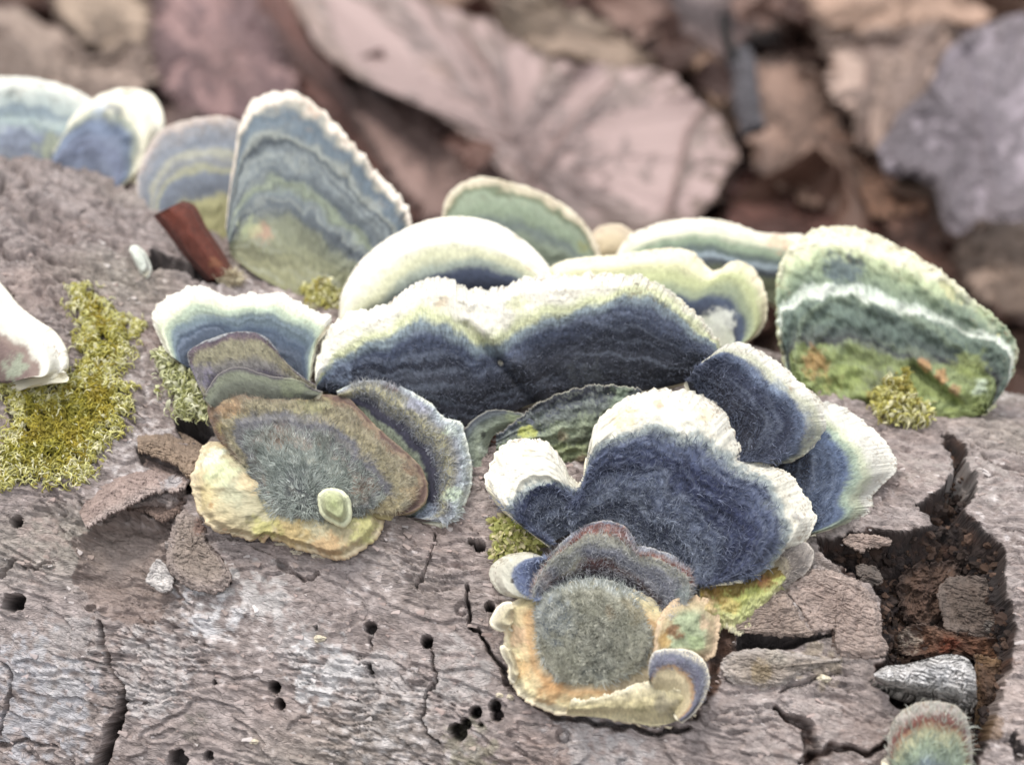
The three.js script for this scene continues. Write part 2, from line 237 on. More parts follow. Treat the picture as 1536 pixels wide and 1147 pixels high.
const logThing = thing('fallen_log', 'thick fallen log with pinkish grey flaking bark, cracks and beetle holes', 'log', onLog(0, 0, -R0));
{
  const pos = new Float32Array(NI * NJ * 3), uv = new Float32Array(NI * NJ * 2), idx = new Uint32Array((NI - 1) * (NJ - 1) * 6);
  for (let j = 0; j < NJ; j++) { const b = rowsB[j]; for (let i = 0; i < NI; i++) { const k = j * NI + i, p = onLog(colsA[i], b, H[k]); pos[k * 3] = p.x; pos[k * 3 + 1] = p.y; pos[k * 3 + 2] = p.z; uv[k * 2] = colsA[i] / 0.04; uv[k * 2 + 1] = b / 0.04; } }
  let q = 0; const flip = AXIS.clone().cross(E2).dot(E1) < 0;
  for (let j = 0; j < NJ - 1; j++) for (let i = 0; i < NI - 1; i++) { const a = j * NI + i, b = a + 1, c = a + NI, d = c + 1; idx.set(flip ? [a, c, b, b, c, d] : [a, b, c, b, d, c], q); q += 6; }
  const g = new THREE.BufferGeometry(); g.setAttribute('position', new THREE.BufferAttribute(pos, 3)); g.setAttribute('uv', new THREE.BufferAttribute(uv, 2)); g.setAttribute('color', new THREE.BufferAttribute(C3, 3)); g.setIndex(new THREE.BufferAttribute(idx, 1)); g.computeVertexNormals();
  addMesh(logThing, 'bark', g, matBark);
  for (const e of [0, NI - 1]) { const sh = [], ga = colsA[e]; for (let j = 0; j < NJ; j += 6) sh.push(onLog(ga, rowsB[j], 0)); const c = onLog(ga, 0, -macroR(ga, 0)), pp = [], cc = []; for (let j = 0; j < sh.length; j++) { const n = sh[(j + 1) % sh.length]; pp.push(...c.toArray(), ...sh[j].toArray(), ...n.toArray()); for (let z = 0; z < 3; z++) cc.push(0.25, 0.17, 0.12); } const gg = new THREE.BufferGeometry(); gg.setAttribute('position', new THREE.Float32BufferAttribute(pp, 3)); gg.setAttribute('color', new THREE.Float32BufferAttribute(cc, 3)); gg.computeVertexNormals(); addMesh(logThing, 'cut_end', gg, matPore); }
}

// ---------------------------------------------------------------- layered shells: caps, crusts, flakes and leaves
const hairGeo = (() => { const p = [], n = 5, tri = []; for (let i = 0; i <= n; i++) { const t = i / n, r = 0.5 * (1 - 0.75 * t), y = Math.sin(t * 1.25) / 1.1, z = (1 - Math.cos(t * 1.6)) * 0.55; for (let k = 0; k < 3; k++) p.push(r * Math.cos(k * 2.094), y, z, r * Math.sin(k * 2.094)); } const pos = [], I = (i, k) => { const q = (i * 3 + k % 3) * 4; return [p[q], p[q + 1], p[q + 2], p[q + 3]]; }; for (let i = 0; i < n; i++) for (let k = 0; k < 3; k++) { const a = I(i, k), b = I(i, k + 1), c = I(i + 1, k), d = I(i + 1, k + 1); for (const v of [a, c, b, b, c, d]) pos.push(v); } return (thick) => { const g = new THREE.BufferGeometry(); g.setAttribute('position', new THREE.Float32BufferAttribute(pos.flatMap((v) => [v[0] * thick, v[1], v[2] + v[3] * thick]), 3)); g.computeVertexNormals(); return g; }; })();
const TMP = { m: new THREE.Matrix4(), x: V(), y: V(), z: V() };
function instances(parent, name, geo, mat, items) {              // items: [position, up, side, scale, colour]
  const im = new THREE.InstancedMesh(geo, mat, items.length), o = V(); let p = parent; while (p && p !== scene) { o.add(p.position); p = p.parent; }
  items.forEach(([pos, up, side, sc, c], i) => {
    TMP.y.copy(up).normalize(); TMP.x.copy(side).cross(TMP.y).normalize(); TMP.z.copy(TMP.x).cross(TMP.y);
    TMP.m.makeBasis(TMP.x.multiplyScalar(sc), TMP.y.multiplyScalar(sc), TMP.z.multiplyScalar(sc)).setPosition(pos.x - o.x, pos.y - o.y, pos.z - o.z);
    im.setMatrixAt(i, TMP.m); im.setColorAt(i, new THREE.Color(c[0], c[1], c[2]));
  });
  im.name = name; im.userData.kind = 'stuff'; im.castShadow = im.receiveShadow = true; parent.add(im); return im;
}
const rgbv = () => V(rnd() - 0.5, rnd() - 0.5, rnd() - 0.5);
const NICK = col('8a7258'), CREAM = col('dedac8'), ZLIGHT = col('8a93a4'), ZDARK = col('20222c');
function shell(o) {
  const M = pairs(o.m), B = pairs(o.b), cl = !!o.closed, mc0 = spline(M, cl), mc = o.sharp ? (t) => { const a = mc0(t), n = M.length, x = t * (cl ? n : n - 1), i = Math.floor(x), u = x - i, b = M[i % n], c = M[cl ? (i + 1) % n : Math.min(n - 1, i + 1)]; return [mix(a[0], mix(b[0], c[0], u), o.sharp), mix(a[1], mix(b[1], c[1], u), o.sharp)]; } : mc0, bc = spline(B, cl && B.length > 1), kc = o.k ? spline(pairs(o.k), cl) : null;
  const lh = logHit(...o.at), f0 = o.f ? o.f / 1000 : lh.f - (o.off ?? 2) / 1000;
  const p0 = EYE.clone().addScaledVector(sight(...o.at), f0), ta = Math.tan((o.a ?? 30) * Math.PI / 180), tb = Math.tan((o.y ?? 0) * Math.PI / 180);
  const N = V().addScaledVector(RIGHT, tb).addScaledVector(UPC, ta).addScaledVector(FWD, -1).normalize();
  const profH = (t, s) => { const P = o.h ?? [[0, 0], [0.6, 1.5], [1, 0]]; let i = 0; while (i < P.length - 2 && t > along(P[i + 1][0], s)) i++; const t0 = along(P[i][0], s), t1 = along(P[i + 1][0], s); const u = clamp((t - t0) / (t1 - t0 + 1e-6)), h0 = along(P[i][1], s), h1 = along(P[i + 1][1], s); return h0 + (h1 - h0) * (o.hl ? u : u * u * (3 - 2 * u)); };
  const flatPoint = (q, h) => { const d = sight(q[0], q[1]); return d.multiplyScalar((p0.clone().sub(EYE).dot(N) + h / 1000) / d.dot(N)).add(EYE); };
  const sd = o.seed ?? (M[0][0] * 0.13), jag = o.jag ?? 2, wave = o.wave ?? 0.4, wf = o.wf ?? 5;
  const P = (s, t, rough = true) => {
    const m = mc(cl ? s % 1 : s), b = bc(cl ? s % 1 : s); let q;
    if (kc) { const k = kc(cl ? s % 1 : s), km = o.kt ?? 0.5, l0 = (t - km) * (t - 1) / (km), l1 = t * (t - 1) / (km * (km - 1)), l2 = t * (t - km) / (1 - km); q = [b[0] * l0 + k[0] * l1 + m[0] * l2, b[1] * l0 + k[1] * l1 + m[1] * l2]; } else q = [mix(b[0], m[0], t), mix(b[1], m[1], t)];
    if (!rough) return flatPoint(q, profH(t, s));
    const x = m[0] / 60, y = m[1] / 60;
    if (jag) { const e = jag * sst(o.j0 ?? 0.75, 1, t) * (fbm(x * (o.jf ?? 5), y * (o.jf ?? 5), sd, 3) + 0.35 * noise(x * 30, y * 30, sd)), dx = m[0] - b[0], dy = m[1] - b[1], l = Math.hypot(dx, dy) + 1; q = [q[0] + dx / l * e, q[1] + dy / l * e]; }
    const qx = q[0] / 60, qy = q[1] / 60;
    let h = profH(t, s) + wave * t * noise(x * 60 / (o.wl ?? 90), y * 60 / (o.wl ?? 90), sd + 5) * (0.3 + 0.7 * t) + (o.rough ?? 0.12) * fbm(qx * 4, qy * 4, sd + 9, 4);
    if (o.grain) { const w = 0.9 * noise(qx * 3, qy * 3, sd), gx = qx * Math.cos(o.ga ?? 0) + qy * Math.sin(o.ga ?? 0), gy = -qx * Math.sin(o.ga ?? 0) + qy * Math.cos(o.ga ?? 0); h -= o.grain * (sst(0.16, 0, Math.abs(noise(gx * 2.2 + w, gy * 9 + w, sd))) + 0.7 * sst(0.18, 0, Math.abs(noise(gx * 5 + w, gy * 21 + w, sd + 4)))); }
    if (o.rip) h += o.rip * (noise(t * (o.ripf ?? 14) + 0.8 * noise(x * 2, y * 2, sd), s * 3, sd + 2)) * sst(0, 0.2, t);
    if (o.ruff) h += o.ruff * sst(0.6, 1, t) * (noise(s * (o.ruffF ?? 40) + 1.5 * noise(s * 9, t, sd), t * 3, sd + 4) + 0.6 * noise(s * (o.ruffF ?? 40) * 0.35, t * 2, sd + 8)) * (0.3 + clamp(0.6 + 1.3 * noise(s * 7, 0, sd + 11)));
    for (const c of o.fold ?? []) h += c[4] * Math.exp(-((edgeDist([[c[0], c[1]], [c[2], c[3]]], q[0], q[1], true) / (c[5] ?? 9)) ** 2));
    return flatPoint(q, h);
  };
  const PX = AXIS.clone().addScaledVector(N, -AXIS.dot(N)).normalize(), PY = N.clone().cross(PX); let arcLen = 0; for (let i = 1; i < M.length; i++) arcLen += flatPoint(M[i], 0).distanceTo(flatPoint(M[i - 1], 0)); if (o.metric) arcLen /= 0.04; const us = o.metric ? arcLen : (o.us ?? 10), vs = o.metric ? 0.04 : 0.012, gain = o.gain ?? 1;
  const ns = o.ns ?? 200, nt = o.nt ?? 60, RK = 6, UK = 10, rows = nt + 1 + RK + UK, pos = new Float32Array((ns + 1) * rows * 3), cc = new Float32Array((ns + 1) * rows * 3), uv = new Float32Array((ns + 1) * rows * 2);
  const rim = (o.rim ?? 0.35) / 1000, T = (o.thick ?? 2) / 1000, bands = o.bands, pore = col(o.pore ?? 'e8e2cc'), spots = (o.spots ?? []).map(([x, y, r, h, st]) => [flatPoint([x, y], profH(0.5, 0.5)), r * 0.0000935 * f0 / 0.165, col(h), st ?? 0.8]);
  const tAt = []; for (let i = 0; i <= nt; i++) { const t = i / nt; tAt.push(1 - (1 - t) ** (o.tp ?? 1.25)); }
  const grid = [];
  const bj = o.bj ?? 0.03, mott = o.mott ?? 0.35, fib = o.fib ?? 0.25;
  for (let i = 0; i <= ns; i++) {
    const s = i / ns, c0 = []; let len = 0;
    for (let k = 0; k <= nt; k++) {
      const t = tAt[k], p = P(s, t), v = k * (ns + 1) + i; c0.push(p); if (k) len += p.distanceTo(c0[k - 1]);
      pos.set([p.x, p.y, p.z], v * 3); if (o.metric) { uv[v * 2] = p.dot(PX) / 0.04; uv[v * 2 + 1] = p.dot(PY) / 0.04; } else { uv[v * 2] = mix(0.1, 1, t) * i / ns * us; uv[v * 2 + 1] = len / vs; }
      const mx = p.x * 1000, my = p.y * 1000, mz = p.z * 1000;
      const tt = t + bj * (noise(mx * 0.35, my * 0.35, mz * 0.35 + sd) * 1.6 + 0.5 * noise(s * ns * 0.23, t * 3, sd) + 0.55 * noise(mx * 2.1, my * 2.1, mz * 2.1));
      let c = col(bands[0][1]);
      for (let z = 1; z < bands.length; z++) { const t0 = along(bands[z - 1][0], s), t1 = along(bands[z][0], s); if (tt >= t1) c = col(bands[z][1]); else if (tt > t0) { c = mix3(c, col(bands[z][1]), sst(t0, t1, tt)); break; } else break; }
      if (o.zone && t > 0.03) { const zr = noise(tt * (o.zf ?? 26) + 0.6 * noise(mx * 0.3, my * 0.3, mz * 0.3), s * 2.5, sd + 6), in1 = o.mt === undefined ? 1 : 1 - sst(-0.2, -0.04, tt - along(o.mt, s)); c = mix3(c, zr > 0 ? (o.zc ? col(o.zc) : ZLIGHT) : ZDARK, o.zone * in1 * sst(0.02, 0.45, Math.abs(zr))); }
      for (const [sp, r, sc, st] of spots) { const d = p.distanceTo(sp) / r; if (d < 1.6) c = mix3(c, sc, st * sst(1.25, 0.5, d + 0.55 * noise(mx * 0.9, my * 0.9, mz * 0.9) + 0.3 * noise(mx * 3, my * 3, mz * 3))); }
      const mg = o.mt === undefined ? 1 : 1 - 0.6 * sst(-0.06, 0.04, tt - along(o.mt, s));
      const g = 1 + mg * mott * (0.75 * fbm(mx * 0.7, my * 0.7, mz * 0.7, 4) + 0.5 * noise(mx * 4.5, my * 4.5, mz * 4.5)) + mg * fib * noise(mx * 3.1, s * (o.fs ?? 150) * 1.3, t * 16 + my * 0.4);
      if (o.mt !== undefined && t > 0.6) { const nk = sst(0.42, 0.7, noise(mx * 2.6, my * 2.6, mz * 2.6) + 0.5 * noise(mx * 0.5, my * 0.5, mz * 0.5) + 0.25 * sst(0.9, 1, t)) * sst(0.72, 0.95, t); c = mix3(c, NICK, 0.55 * nk); c = mix3(c, CREAM, 0.28 * sst(-0.1, 0.6, noise(mx * 0.35, my * 0.35, mz * 0.35 + 5)) * sst(0, 0.1, tt - along(o.mt, s))); }
      cc.set([c[0] * g * gain, c[1] * g * gain, c[2] * g * gain], v * 3);
    }
    grid.push(c0);
    const e = c0[nt], out = e.clone().sub(c0[Math.max(0, nt - 4)]); out.addScaledVector(N, -0.75 * out.dot(N)); if (out.lengthSq() < 1e-14) out.copy(UPC); out.normalize();
    const side = P(Math.min(1, s + 0.004), 1, false).sub(P(Math.max(0, s - 0.004), 1, false)).normalize(); let NN = out.clone().cross(side).normalize(); if (NN.dot(N) < 0) NN.multiplyScalar(-1); NN.lerp(N, 0.4).normalize();
    const last = [cc[(nt * (ns + 1) + i) * 3], cc[(nt * (ns + 1) + i) * 3 + 1], cc[(nt * (ns + 1) + i) * 3 + 2]];
    for (let k = 1; k <= RK; k++) { const ph = k / RK * Math.PI, p = e.clone().addScaledVector(out, rim * Math.sin(ph)).addScaledVector(NN, -rim * (1 - Math.cos(ph))), v = (nt + k) * (ns + 1) + i; pos.set([p.x, p.y, p.z], v * 3); const c = mix3(last, pore, k / RK); cc.set(c, v * 3); uv[v * 2] = o.metric ? p.dot(PX) / 0.04 : i / ns * us; uv[v * 2 + 1] = o.metric ? p.dot(PY) / 0.04 : len / vs + k * 0.02; }
    for (let k = 1; k <= UK; k++) { const t = 1 - k / UK * (1 - (o.u0 ?? 0.02)), fi = t ** 1 * nt, b = P(s, t, false), w = sst(0, 3, k), ee = e.clone().addScaledVector(NN, -2 * rim), p = b.addScaledVector(N, -(2 * rim + (T - 2 * rim) * Math.min(1, (1 - t) * 2))); const ed = P(s, 1, false); p.addScaledVector(ee.sub(ed).addScaledVector(N, 2 * rim), 1 - w); const v = (nt + RK + k) * (ns + 1) + i; pos.set([p.x, p.y, p.z], v * 3); cc.set(pore, v * 3); uv[v * 2] = o.metric ? p.dot(PX) / 0.04 : i / ns * us; uv[v * 2 + 1] = o.metric ? p.dot(PY) / 0.04 : len / vs + k * 0.1; }
  }
  const full = [[], [], []];
  for (let k = 0; k < rows - 1; k++) for (let i = 0; i < ns; i++) {
    const a = k * (ns + 1) + i, b = a + 1, c = a + ns + 1, d = c + 1; let w = k < nt ? 0 : k < nt + RK ? 1 : 2;
    if (w === 0 && o.mt !== undefined && tAt[k] > along(o.mt, i / ns)) w = 1; if (w === 1 && o.mt === undefined) w = o.bare ? 0 : 2; if (w === 2 && o.bare) w = 0;
    full[w].push(a, b, c, b, d, c);
  }
  const g = new THREE.BufferGeometry(); g.setAttribute('position', new THREE.BufferAttribute(pos, 3)); g.setIndex(full.flat()); g.computeVertexNormals(); const nrm = g.attributes.normal.array;
  if (cl) for (let k = 0; k < rows; k++) { const a = k * (ns + 1) * 3, b = a + ns * 3; for (let z = 0; z < 3; z++) nrm[a + z] = nrm[b + z] = (nrm[a + z] + nrm[b + z]) / 2; }
  const meshes = [], names = [o.name ?? 'cap', o.marginName ?? 'margin', o.poreName ?? 'pore_surface'], mats = [o.mat ?? matCap, o.mat ?? matMargin, o.bare ? o.mat : matPore];
  full.forEach((ix, w) => {
    if (!ix.length) return; const map = new Map(), I = [], P3 = [], N3 = [], C_ = [], U = [];
    for (const v of ix) { let q = map.get(v); if (q === undefined) { q = map.size; map.set(v, q); P3.push(pos[v * 3], pos[v * 3 + 1], pos[v * 3 + 2]); N3.push(nrm[v * 3], nrm[v * 3 + 1], nrm[v * 3 + 2]); C_.push(cc[v * 3], cc[v * 3 + 1], cc[v * 3 + 2]); U.push(uv[v * 2], uv[v * 2 + 1]); } I.push(q); }
    const gg = new THREE.BufferGeometry(); gg.setAttribute('position', new THREE.Float32BufferAttribute(P3, 3)); gg.setAttribute('normal', new THREE.Float32BufferAttribute(N3, 3)); gg.setAttribute('color', new THREE.Float32BufferAttribute(C_, 3)); gg.setAttribute('uv', new THREE.Float32BufferAttribute(U, 2)); gg.setIndex(I);
    const parent = w && meshes[0] && o.sub ? meshes[0] : o.to, m = addMesh(parent, names[w], gg, mats[w]); if (w === 0 && o.label) m.userData.label = o.label; meshes[w] = m;
  });
  for (const z of o.fuzz ?? []) {                                // felt hairs: {n, t:[t0,t1], s:[s0,s1], len (mm), th, c:[hex,hex], up, comb}
    const items = [], c1 = col(z.c[0]), c2 = col(z.c[1] ?? z.c[0]);
    for (let i = 0; i < z.n; i++) {
      const s = mix(z.s?.[0] ?? 0, z.s?.[1] ?? 1, rnd()), tr = rnd(), t = mix(along(z.t[0], s), along(z.t[1], s), cl ? Math.sqrt(tr) : tr);
      let lo = 0; while (lo < nt - 1 && tAt[lo + 1] < t) lo++; const u = (t - tAt[lo]) / (tAt[lo + 1] - tAt[lo]), x = s * ns, i0 = Math.min(ns - 1, Math.floor(x));
      const A = grid[i0][lo], B2 = grid[i0 + 1][lo], C2 = grid[i0][lo + 1], D2 = grid[i0 + 1][lo + 1], w = x - i0, p = A.clone().lerp(B2, w).lerp(C2.clone().lerp(D2, w), u);
      const rad = C2.clone().sub(A).normalize(), vi = (lo * (ns + 1) + i0) * 3, nn = V(nrm[vi], nrm[vi + 1], nrm[vi + 2]); if (nn.dot(N) < 0) nn.multiplyScalar(-1);
      const clump = noise(p.x * 1400, p.y * 1400, p.z * 1400), swirl = V(noise(p.x * 900, p.y * 900, 3), noise(p.x * 900, p.y * 900, 8), noise(p.x * 900, p.y * 900, 13));
      const up = nn.clone().multiplyScalar(z.up ?? 0.5).addScaledVector(rad, z.comb ?? 0.5).addScaledVector(swirl, z.swirl ?? 0.5).addScaledVector(rgbv(), z.mess ?? 0.6);
      const L = z.len / 1000 * (0.55 + 0.8 * rnd()) * (1 + 0.3 * clump), v = 0.8 + 0.4 * rnd(), own = z.own ?? 0, base = [cc[vi], cc[vi + 1], cc[vi + 2]], cx = mix3(mix3(c1, c2, rnd()), base, own);
      items.push([p.addScaledVector(nn, -0.00003), up, rgbv().addScaledVector(rad, 0.8), L, [cx[0] * v, cx[1] * v, cx[2] * v]]);
    }
    instances(meshes[0] && o.sub ? meshes[0] : o.to, 'felt', hairGeo((z.th ?? 0.07) / z.len), matHair, items);
  }
  return { N, p0, meshes, P };
}

// ---------------------------------------------------------------- the bracket fungi
const at = (x, y, f) => EYE.clone().addScaledVector(sight(x, y), f / 1000);
const GRP = 'bracket fungi growing on the log';
const fungus = (label, x, y, f) => thing('bracket_fungus', label, 'fungus', at(x, y, f), GRP);

// front rosette
{
  const g = fungus('largest front bracket, a deep blue white-rimmed fan over a round fuzzy grey disc', 890, 960, 147);
  shell({ to: g, sub: 1, name: 'base_crust', closed: 1, at: [890, 955], off: 1.2, a: 22, thick: 1.5, rim: 0.35, jag: 7, tp: 1.5, ns: 240, nt: 50, wave: 0.7, wl: 40, rough: 0.5, mott: 0.5,
    b: [890, 955], m: [755, 915, 760, 945, 762, 975, 766, 1006, 771, 1028, 786, 1044, 805, 1056, 843, 1069, 886, 1069, 929, 1079, 972, 1088, 1006, 1087, 1035, 1074, 1052, 1055, 1059, 1020, 1055, 985, 1030, 950, 1010, 925, 960, 890, 890, 870, 820, 890, 775, 900],
    h: [[0, 1.6], [0.72, 1.2], [0.9, 0.8], [1, 0]], bands: [[0, '8d8a74'], [0.62, 'a89c84'], [0.72, 'c0a078'], [0.8, 'd0bd96'], [0.9, 'dccfa6'], [1, 'e6dcc0']], spots: [[826, 1038, 22, 'b98f62', 0.7], [775, 955, 20, 'd6b394', 0.7], [780, 1000, 20, 'dfb886', 0.6], [1030, 960, 25, 'b09a62', 0.7], [935, 1065, 16, 'a8a078', 0.5]], pore: 'b39a8a' });
  shell({ to: g, sub: 1, name: 'ragged_lip', at: [930, 1055], off: 2.6, a: 15, thick: 1, rim: 0.3, jag: 9, ns: 140, nt: 24, wave: 0.7, wl: 30, rough: 0.6, mott: 0.5,
    b: [850, 1072, 900, 1076, 940, 1082, 980, 1088, 1012, 1082, 1042, 1062], m: [856, 1052, 885, 1048, 908, 1042, 934, 1034, 950, 1030, 964, 1026, 980, 1022, 992, 1016, 1004, 1022, 1014, 1030, 1034, 1036],
    h: [[0, -0.5], [0.5, 1.2], [0.9, 1.3], [1, 0.7]], bands: [[0, 'd8cda8'], [0.5, 'cfc49c'], [0.8, 'd6ccaa'], [1, 'e8e0c8']], spots: [[1000, 1060, 18, '9a948c', 0.5], [960, 1065, 12, 'a69e78', 0.5]], pore: 'd8cdb0' });
  shell({ to: g, sub: 1, name: 'curled_lobe', at: [1020, 1020], off: 3.2, a: 20, y: 8, thick: 1.2, rim: 0.4, jag: 2, ns: 120, nt: 40, wave: 0.5, mott: 0.3,
    b: [985, 1040, 1000, 1050, 1010, 1060, 1012, 1068], m: [972, 1010, 976, 990, 986, 979, 1008, 976, 1034, 978, 1054, 992, 1063, 1018, 1056, 1046, 1040, 1070, 1022, 1084],
    h: [[0, -1], [0.5, 0.6], [0.8, 1.2], [1, 0]], bands: [[0, 'cbbf9a'], [0.5, 'cdbf9e'], [0.62, 'b89a7c'], [0.7, '767484'], [0.88, '6d7080'], [0.97, 'b9b6b0'], [1, 'ded6c4']], bj: 0.06,
    fuzz: [{ n: 400, t: [0.6, 0.98], s: [0.05, 0.8], len: 0.5, th: 0.1, c: ['a0a2ae', '8a8c98'], up: 0.5, comb: 0.6 }] });
  shell({ to: g, sub: 1, name: 'green_crust', closed: 1, at: [1030, 950], off: 2, a: 22, thick: 1.2, rim: 0.3, jag: 6, ns: 140, nt: 36, wave: 0.7, wl: 30, rough: 0.6, mott: 0.5, mat: matMargin,
    b: [1030, 950], m: [985, 985, 988, 940, 1003, 910, 1030, 895, 1062, 900, 1078, 925, 1076, 955, 1070, 980, 1050, 990, 1015, 985],
    h: [[0, 1.2], [0.6, 1], [1, -0.3]], bands: [[0, '8f9a7c'], [0.5, '9aa486'], [0.8, 'b8a98a'], [1, 'cfb79a']], spots: [[1010, 948, 14, '6e4a30', 0.9], [995, 962, 16, 'a98a55', 0.8], [1045, 965, 14, '9cab80', 0.7], [1060, 935, 12, 'c2a58c', 0.7]], pore: 'a8967a' });
  // the fan
  const wst = [1.3, 1.15, 0.86, 0.7, 0.62, 0.58, 0.56, 0.56, 0.6, 0.68, 0.8, 0.84, 0.86, 0.8, 0.76, 0.74, 0.74, 0.74, 0.74, 0.76, 0.8, 0.86, 0.91, 0.92, 0.9, 0.88, 0.86, 0.86, 0.87, 0.89, 0.92, 0.96, 1.03, 1.2, 1.3], fanM = [824, 814, 790, 790, 752, 761, 730, 728, 735, 704, 748, 675, 771, 660, 800, 658, 824, 667, 843, 690, 855, 714, 866, 724, 876, 709, 884, 665, 896, 632, 925, 605, 958, 591, 992, 584, 1025, 586, 1064, 598, 1088, 617, 1097, 642, 1112, 673, 1133, 692, 1160, 700, 1183, 710, 1198, 729, 1214, 753, 1222, 781, 1210, 809, 1187, 832, 1160, 856, 1126, 867, 1092, 873, 1059, 876];
  shell({ to: g, sub: 1, name: 'blue_fan', at: [900, 780], f: 149.5, a: 25, thick: 2.2, rim: 0.24, jag: 8, tp: 1.3, ns: 440, nt: 120, wave: 1.1, wl: 75, rough: 0.35, mott: 0.55, fib: 0.3, fs: 260, mat: matFelt, ruff: 0.3, ruffF: 54, seed: 7,
    b: [826, 814, 838, 808, 856, 800, 884, 794, 915, 792, 950, 812, 990, 832, 1046, 876], m: fanM, mt: wst.map((x) => x + 0.03),
    h: [[0, -0.6], [0.3, 1.4], [0.72, 2.6], [0.88, 1.8], [1, -0.8]], rip: 0.4, ripf: 20, zone: 0.45, zf: 24, fold: [[742, 700, 768, 738, -0.5, 7], [1000, 780, 1040, 700, 0.3, 30]],
    bands: [[0, '4c505e'], [0.06, '7c828e'], [0.12, '3c4150'], [0.17, '3c4150'], [0.2, '7a8292'], [0.26, '6c7486'], [0.29, '3a4052'], [0.33, '5c6478'], [0.4, '50586e'], [0.44, '30364a'], [0.52, '343b56'], [wst.map((x) => x - 0.26), '363d5a'], [wst.map((x) => x - 0.12), '565f78'], [wst.map((x) => x - 0.03), '98a0a0'], [wst.map((x) => x + 0.03), 'dcd9cb'], [wst.map((x) => x + 0.12), 'eeebdf'], [1.45, 'f2efe6']], bj: 0.034,
    spots: [[985, 603, 12, 'cfa27a', 0.6], [1008, 628, 14, 'eef2ea', 0.9], [930, 618, 30, 'e8cf9e', 0.5], [1060, 612, 22, 'dcc690', 0.45], [790, 672, 14, 'e6cfa0', 0.4], [1196, 775, 8, '8d8a8c', 0.6]],
    fuzz: [{ n: 11000, t: [0.02, wst.map((x) => Math.min(0.99, x - 0.05))], len: 0.75, th: 0.11, c: ['9aa2b8', '3c4460'], up: 0.35, comb: 0.8, own: 0.65, mess: 0.8, swirl: 0.8 }, { n: 3600, t: [0.0, 0.4], s: [0.1, 0.98], len: 0.8, th: 0.12, c: ['b4bcc8', '7f889c'], up: 0.4, comb: 0.75, own: 0.55, mess: 0.7 }, { n: 500, t: [0.9, 1], s: [0.93, 1], len: 0.8, th: 0.1, c: ['7c8aa8', '5c6a8c'], up: 0.2, comb: 1, mess: 0.4 }, { n: 350, t: [0.86, 1], s: [0, 0.075], len: 0.8, th: 0.1, c: ['8c98b0', '6c7896'], up: 0.2, comb: 1, mess: 0.4 }] });
  shell({ to: g, sub: 1, name: 'side_lobe', at: [790, 865], f: 146.8, a: 20, y: -8, thick: 2, rim: 0.45, jag: 1.5, ns: 120, nt: 50, wave: 0.4, mott: 0.25, mat: matFelt,
    b: [822, 840, 816, 855, 812, 875, 812, 900], m: [817, 836, 795, 829, 766, 832, 745, 844, 737, 858, 743, 877, 758, 892, 781, 898, 802, 901], mt: 0.6,
    h: [[0, 0], [0.5, 1.8], [0.8, 1.5], [1, -0.4]], bands: [[0, '464c5e'], [0.15, '6f7894'], [0.4, '7480a4'], [0.56, '8a94ae'], [0.64, 'e4e2d2'], [1, 'f6f3e4']], bj: 0.025, spots: [[768, 870, 4, '4a4440', 0.9], [741, 860, 2.5, '5a4a3a', 0.9]],
    fuzz: [{ n: 500, t: [0.02, 0.55], len: 0.55, th: 0.1, c: ['a0aac0', '7c88a8'], up: 0.4, comb: 0.8 }] });
  shell({ to: g, sub: 1, name: 'banded_collar', at: [920, 840], f: 147.2, a: 22, thick: 2, rim: 0.4, jag: 2.5, tp: 1.1, ns: 260, nt: 60, wave: 0.6, wl: 45, mott: 0.4, fib: 0.5, mat: matFelt, seed: 3, zone: 0.3, zf: 18, zc: 'b8b6b4',
    b: [812, 905, 832, 884, 878, 872, 930, 876, 962, 895, 984, 920, 1000, 934], m: [797, 893, 800, 868, 819, 839, 843, 815, 872, 792, 905, 783, 934, 790, 948, 806, 956, 820, 972, 823, 1011, 835, 1038, 850, 1046, 868, 1040, 891, 1028, 914, 1010, 928],
    h: [[0, -1.4], [0.3, 0.2], [0.85, 1.5], [1, 0.2]], bands: [[0, '2e2c38'], [[0.06, 0.08, 0.12, 0.12, 0.12, 0.1, 0.1], '3a3540'], [[0.1, 0.2, 0.36, 0.3, 0.22, 0.15, 0.1], '4a3230'], [[0.16, 0.3, 0.46, 0.42, 0.34, 0.3, 0.2], '6e707c'], [0.55, '8b8d98'], [0.7, 'b4b4a8'], [0.8, 'b2afa2'], [0.86, '80544a'], [0.92, '6f4e4c'], [0.97, '7c8090'], [1, '979dac']], bj: 0.06, spots: [[815, 868, 16, 'b2a6a0', 0.8], [952, 820, 9, '3c352c', 0.9], [1030, 895, 20, '8f9c9a', 0.7], [850, 840, 24, 'a8a898', .6]],
    fuzz: [{ n: 3800, t: [0.05, 1], len: 0.65, th: 0.11, c: ['c8cacf', '8a8c96'], up: 0.4, comb: 0.75, own: 0.5, mess: 0.8 }] });
